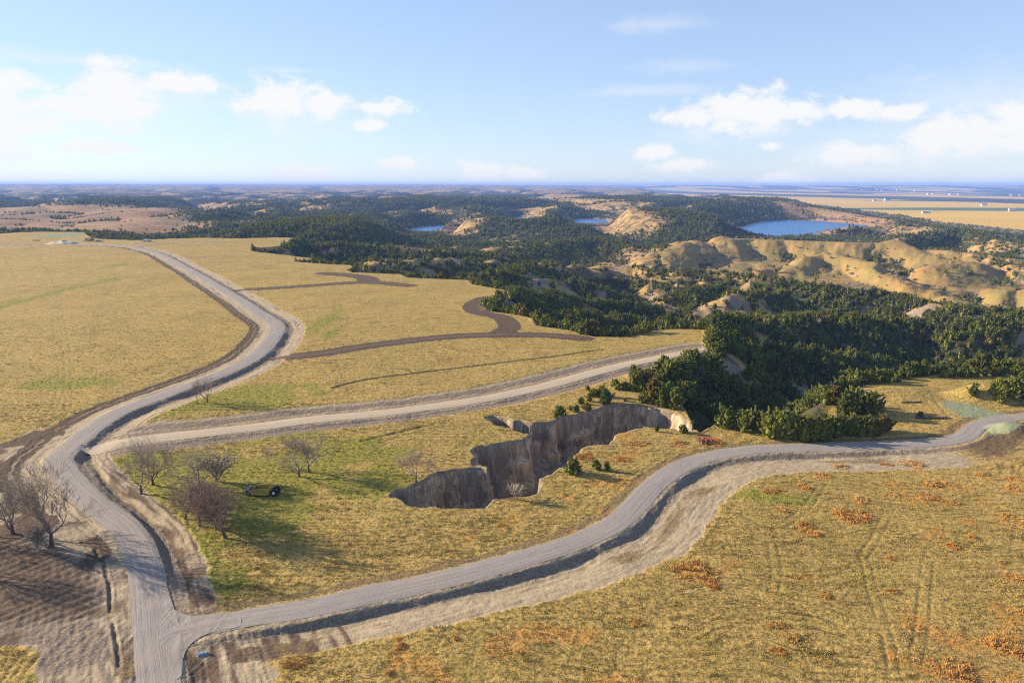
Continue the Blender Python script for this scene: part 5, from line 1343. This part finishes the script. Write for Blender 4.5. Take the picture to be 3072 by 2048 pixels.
# tank truck
x, y, z = cast(440, 725)
tk = empty('tank_truck', (x, y, z), math.radians(8)); L_ = 1.15
mb = MB(); mb.lathe((-2.2, 0, 2.1), (6.2, 0, 2.1), [(0, .7), (.03, 1.1), (.08, 1.25), (.92, 1.25), (.97, 1.1), (1, .7)], 24); mb.build('tank', M_WHITE, tk, True)
mb = MB(); mb.box((-3.6, 0, 1.9), (1.7, 2.3, 2.2), bev=.12); mb.box((-5.0, 0, 1.35), (1.5, 2.1, 1.2), bev=.12); cabn = mb.build('cab', M_WHITE, tk)
mb = MB(); mb.box((-4.46, 0, 2.4), (.06, 2.0, .75), ry=.1); mb.box((-3.6, -1.16, 2.4), (1.0, .05, .65)); mb.box((-3.6, 1.16, 2.4), (1.0, .05, .65)); mb.build('windscreen', M_GLASS, cabn)
mb = MB(); mb.box((.6, 0, .8), (12.0, 1.0, .25)); mb.build('chassis', M_DARKST, tk)
for xx in (-5.0, -2.6, 3.6, 5.0):
    for s in (-1, 1): wheel(tk, (xx, s * 1.0, .52), .52, .35, M_STEEL)
tag(tk, 'white tank truck parked at the far end of the left field', 'truck')

def mound(name, px, py, rx, ry, h, mat, label, cat, seed, group=None):
    x, y, z = cast(px, py); rg = np.random.RandomState(seed); n = 26; V = []; F = []
    for j in range(n):
        for i in range(n):
            a, b = -1 + 2 * i / (n - 1), -1 + 2 * j / (n - 1); rr = math.hypot(a, b)
            hh = max(0, 1 - rr ** 1.4) * (1 + .5 * float(pn(a * 3 + seed, b * 3, 1, seed % 7))) * h + .12 * h * float(pn(a * 9 + seed, b * 9, 1, 3))
            V.append((a * rx, b * ry, hh - .3))
    for j in range(n - 1):
        for i in range(n - 1): F.append((j * n + i, j * n + i + 1, (j + 1) * n + i + 1, (j + 1) * n + i))
    o = link(bpy.data.objects.new(name, mesh_np(name, V, F, mat))); o.location = (x, y, z); return tag(o, label, cat, group)
M_PALEEARTH = mat_simple('pale_spoil', (.55, .48, .33), .95, .05, .2, .5)
mound('earth_pile', 192, 731, 24, 12, 4.2, M_PALEEARTH, 'pale spoil heap beside the far road left of the brush piles', 'earth pile', 3)
mound('earth_pile', 270, 724, 12, 6, 3.4, M_EARTH, 'brown earth heap nearest the far road right of the pale heap', 'earth pile', 4)
mound('earth_pile', 292, 725, 10, 6, 2.4, M_EARTH, 'low brown earth heap right beside the larger brown heap', 'earth pile', 5)
def brush_pile(px, py, R_, h, label, seed):
    x, y, z = cast(px, py); rg = random.Random(seed); r = empty('brush_pile', (x, y, z)); 
    lg = MB()
    for i in range(26):
        a = rg.random() * 6.28; rr = R_ * math.sqrt(rg.random()) * .8; c = Vector((rr * math.cos(a), rr * .6 * math.sin(a), .3 + h * .6 * rg.random() * (1 - rr / R_))); b = rg.random() * 6.28
        d = Vector((math.cos(b), math.sin(b), rg.uniform(-.1, .5))) * rg.uniform(1.5, 3.5); lg.tube(c - d * .5, c + d * .5, rg.uniform(.12, .28), n=6)
    lg.build('log', M_WOOD, r); tw = MB()
    for i in range(160):
        a = rg.random() * 6.28; rr = R_ * math.sqrt(rg.random()); c = Vector((rr * math.cos(a), rr * .6 * math.sin(a), .2 + h * .8 * rg.random() * (1 - .8 * rr / R_))); b = rg.random() * 6.28
        d = Vector((math.cos(b), math.sin(b), rg.uniform(-.2, .9))) * rg.uniform(.8, 2.2); tw.tube(c - d * .5, c + d * .5, rg.uniform(.03, .08), .02, n=3, cap=False)
    tw.build('branches', M_BARK, r); tag(r, label, 'brush pile')
brush_pile(268, 717, 7, 3.4, 'pile of grubbed brush behind the brown earth heap', 1)
brush_pile(308, 717, 9, 3.2, 'widest pile of grubbed logs and brush near the tank truck', 2)
brush_pile(108, 722, 6, 1.4, 'low brush pile left of the green seeded basin', 3)
x, y, z = cast(611, 1962)
cv = empty('culvert_pipe', (x, y, z), .5, .7); mb = MB()
pr = []
for k in range(25): pr.append((k / 24, .42 + (.03 if k % 2 else 0)))
mb.lathe((-1.2, 0, .12), (.6, 0, .12), pr, 18); mb.build('pipe', M_BLUE, cv); mb = MB(); mb.lathe((.55, 0, .12), (.68, 0, .12), [(0, .5), (.3, .52), (.8, .52), (1, .48)], 18); mb.build('collar', M_GALV, cv)
tag(cv, 'blue culvert pipe end in the ditch below the road junction', 'pipe')
def log(px, py, L, r_, rz, label):
    x, y, z = cast(px, py); rg = random.Random(px); o = empty('fallen_log', (x, y, z), rz); mb = MB(); p = Vector((-L / 2, 0, r_)); 
    for k in range(6):
        q = p + Vector((L / 6, rg.gauss(0, .1), rg.gauss(0, .05))); mb.tube(p, q, r_ * (1 - k * .1), r_ * (1 - (k + 1) * .1), 8); p = q
    mb.build('trunk', M_BARK, o); mb = MB()
    for k in range(7):
        a = Vector((rg.uniform(-.2, .5) * L, 0, r_)); mb.tube(a, a + Vector((rg.uniform(.3, .9), rg.uniform(-1, 1), rg.uniform(.1, .9))), r_ * .4, .02, 5)
    mb.build('branches', M_BARK, o); tag(o, label, 'log')
log(2800, 1256, 11, .35, -.1, 'dark fallen log lying across the track on the right spur')
log(2735, 1208, 8, .3, .1, 'dark fallen log on the slope left of the spur track')

def house(px, py, w, d, h, rh, rz, wall, roof, label, storeys=1, wing=False, flat=False, name='house'):
    x, y, z = cast(px, py); r = empty(name, (x, y, z - .2), rz)
    mb = MB(); mb.box((0, 0, h / 2), (w, d, h)); 
    if not flat: mb.prism([(-w / 2, h), (w / 2, h), (w / 2, h + .01), (0, h + rh), (-w / 2, h + .01)], -d / 2 + .05, d / 2 - .05) if d > w else mb.add([(-w / 2 + .05, -d / 2, h), (-w / 2 + .05, d / 2, h), (-w / 2 + .05, 0, h + rh), (w / 2 - .05, -d / 2, h), (w / 2 - .05, d / 2, h), (w / 2 - .05, 0, h + rh)], [(0, 1, 2), (3, 5, 4), (0, 2, 5, 3), (1, 4, 5, 2), (0, 3, 4, 1)])
    if wing: mb.box((w * .38, -d * .6, h * .45), (w * .3, d * .5, h * .9))
    mb.build('wall', wall, r)
    mb = MB()
    if flat: mb.box((0, 0, h + .12), (w + 1.0, d + 1.0, .24))
    elif d > w:
        sl = math.atan2(rh, w / 2); ln = math.hypot(rh, w / 2) + .4
        for s in (-1, 1): mb.box((s * w / 4 * 1.03, 0, h + rh / 2), (ln, d + .8, .14), ry=s * sl)
    else:
        sl = math.atan2(rh, d / 2); ln = math.hypot(rh, d / 2) + .4
        for s in (-1, 1): mb.box((0, s * d / 4 * 1.03, h + rh / 2), (w + .8, ln, .14), rx=-s * sl)
    if wing: mb.box((w * .38, -d * .6, h * .9 + .1), (w * .34, d * .56, .16))
    rf = mb.build('roof', roof, r)
    mb = MB(); mb.box((w * .2, d * .1, h + rh + .3), (.7, .7, 1.5)); mb.build('chimney', M_WALL2, rf)
    nw = max(2, int(w / 3.2))
    for st in range(storeys):
        for k in range(nw):
            xx = -w / 2 + (k + .5) * w / nw
            if st == 0 and k == nw // 2: continue
            m_ = MB(); m_.box((xx, -d / 2 - .03, 1.5 + st * 2.7), (1.2, .06, 1.2)); wi = m_.build('window', M_GLASS, r)
            m_ = MB(); m_.box((xx, -d / 2 - .05, .84 + st * 2.7), (1.5, .12, .1)); m_.build('sill', M_WHITE, wi)
    m_ = MB(); m_.box((-w / 2 + (nw // 2 + .5) * w / nw, -d / 2 - .03, 1.05), (1.0, .07, 2.1)); m_.build('door', M_WALL2, r)
    return tag(r, label, 'house' if name == 'house' else name.replace('_', ' '))
house(1912, 722, 22, 9, 3.6, 2.6, .1, M_WALL, M_ROOF, 'tan house with a long roof among cedars left of the grassy hill', wing=True)
house(1948, 722, 14, 8, 3.2, 2.4, -.1, M_WALL2, M_ROOF, 'brown house right beside the long-roofed house among cedars')
house(2662, 712, 26, 10, 3.8, .3, .05, M_WALL, M_ROOF, 'low flat-roofed house among dark cedars below the lake', flat=True)
house(2370, 664, 16, 9, 4.0, 2.6, .1, M_WHITE, M_ROOF, 'white house on the far lake shore')
house(2930, 688, 16, 10, 4.2, 2.8, .3, M_WHITE, M_ROOF, 'white house behind the pole, leftmost on the far right hill')
house(2962, 692, 12, 9, 4.0, 2.6, -.2, M_WHITE, M_ROOF, 'white house under the tall pole on the far right hill')
house(2980, 699, 14, 8, 3.6, 2.4, .1, M_WALL, M_ROOF, 'cream house lower on the far right hill among cedars')
house(2995, 712, 14, 9, 3.8, 2.6, -.1, M_WHITE, M_ROOF, 'lowest white house on the far right hill')
house(2772, 640, 24, 12, 6, 4, .1, M_WHITE, M_ROOF, 'white farmhouse in the yellow corn fields, left of the pair', 2)
house(2785, 640, 20, 11, 5, 3.5, -.1, M_WHITE, M_ROOF, 'white farm shed in the corn fields, right of the farmhouse', name='farm_shed')
house(2951, 617, 40, 16, 8, 5, .1, M_WHITE, M_ROOF, 'white farmstead among trees at the far side of the corn fields', 2)
house(2662, 602, 60, 24, 14, 8, .1, M_WHITE, M_ROOF, 'tall white barn at the foot of the distant river wood', name='farm_shed')
house(2625, 603, 40, 20, 7, 5, -.1, M_WHITE, M_ROOF, 'small pale barn left of the tall white barn by the river wood', name='farm_shed')
for k, (px, py) in enumerate(((2588,571),(2632,569),(2646,572),(2692,572),(2744,574),(2784,584),(2798,584),(2849,585),(2874,586),(3032,588),(3058,588),(1768,564),(1790,566),(1742,565))):
    house(px, py, 44, 26, 14, 8, .1 * k, M_WHITE, M_GALV, ('far white building, %s of those beyond the river wood' % ('first second third fourth fifth sixth seventh eighth ninth tenth eleventh'.split()[k] + ' from the left')) if k < 11 else ('far white building on the distant horizon, %s of three near the centre' % ('left', 'middle', 'right')[(k - 11 + 1) % 3]), name='farm_shed')
for k, px in enumerate((3028, 3036, 3044)):
    x, y, z = cast(px, 634); r = empty('grain_bin', (x, y, z)); mb = MB(); mb.lathe((0, 0, 0), (0, 0, 14), [(0, 8), (.2, 8.1), (.4, 8), (.6, 8.1), (.8, 8), (1, 8.1)], 24); mb.build('bin_wall', M_GALV, r, True)
    mb = MB(); mb.lathe((0, 0, 14), (0, 0, 19), [(0, 8.4), (.9, 1.0), (1, .8)], 24); mb.build('roof', M_GALV, r); tag(r, '%s grey steel grain bin in the green strip of the far plain' % ('left', 'middle', 'right')[k], 'grain bin')
def pole(px, py, hp, label, arm=True):
    x, y, z = cast(px, py); h = px_size(y, z, hp); r = empty('utility_pole', (x, y, z - .5), .3); mb = MB(); mb.tube((0, 0, 0), (0, 0, h), .22 if h < 16 else .4, .14, 8); mb.build('post', M_WOOD, r)
    if arm:
        mb = MB(); mb.box((0, 0, h - .9), (3.0, .18, .2)); ca = mb.build('crossarm', M_WOOD, r); mb = MB()
        for xx in (-1.3, -.4, .4, 1.3): mb.tube((xx, 0, h - .8), (xx, 0, h - .45), .07, n=6)
        mb.build('insulator', M_WHITE, ca)
    else:
        mb = MB()
        for q in range(6): mb.box((0, 0, h * (q + 1) / 7), (.9, .9, .12))
        mb.build('brace', M_GALV, r)
    tag(r, label, 'pole')
pole(2824, 669, 25, 'slim tall mast rising from the wooded hill before the corn fields', False)
pole(2963, 687, 24, 'utility pole with crossarm among the white hill houses')
pole(2590, 712, 15, 'short pole at the left end of the trees by the flat-roofed house')
pole(2737, 690, 16, 'pole on the bare slope below the corn fields')

# ------------------------------------------------------------------ haze
def haze():
    m = bpy.data.materials.new('haze_air'); m.use_nodes = True; nt = m.node_tree
    for n_ in list(nt.nodes):
        if n_.type != 'OUTPUT_MATERIAL': nt.nodes.remove(n_)
    out = [n_ for n_ in nt.nodes if n_.type == 'OUTPUT_MATERIAL'][0]
    v = nt.nodes.new('ShaderNodeVolumePrincipled'); v.inputs['Color'].default_value = HAZE_COLOR; v.inputs['Density'].default_value = HAZE_DENSITY; v.inputs['Anisotropy'].default_value = 0.0
    nt.links.new(v.outputs[0], out.inputs['Volume'])
    lo, hi = float(Z.min()) - 1.5, max(float(Z.max()) + 12, CAMZ + 12)
    mb = MB(); mb.box((0, 15600, (lo + hi) / 2), (66000, 32400, hi - lo))
    o = mb.build('haze', m); tag(o, 'pale blue air haze over the whole landscape', 'haze', kind='stuff')
    o.visible_shadow = True
haze()
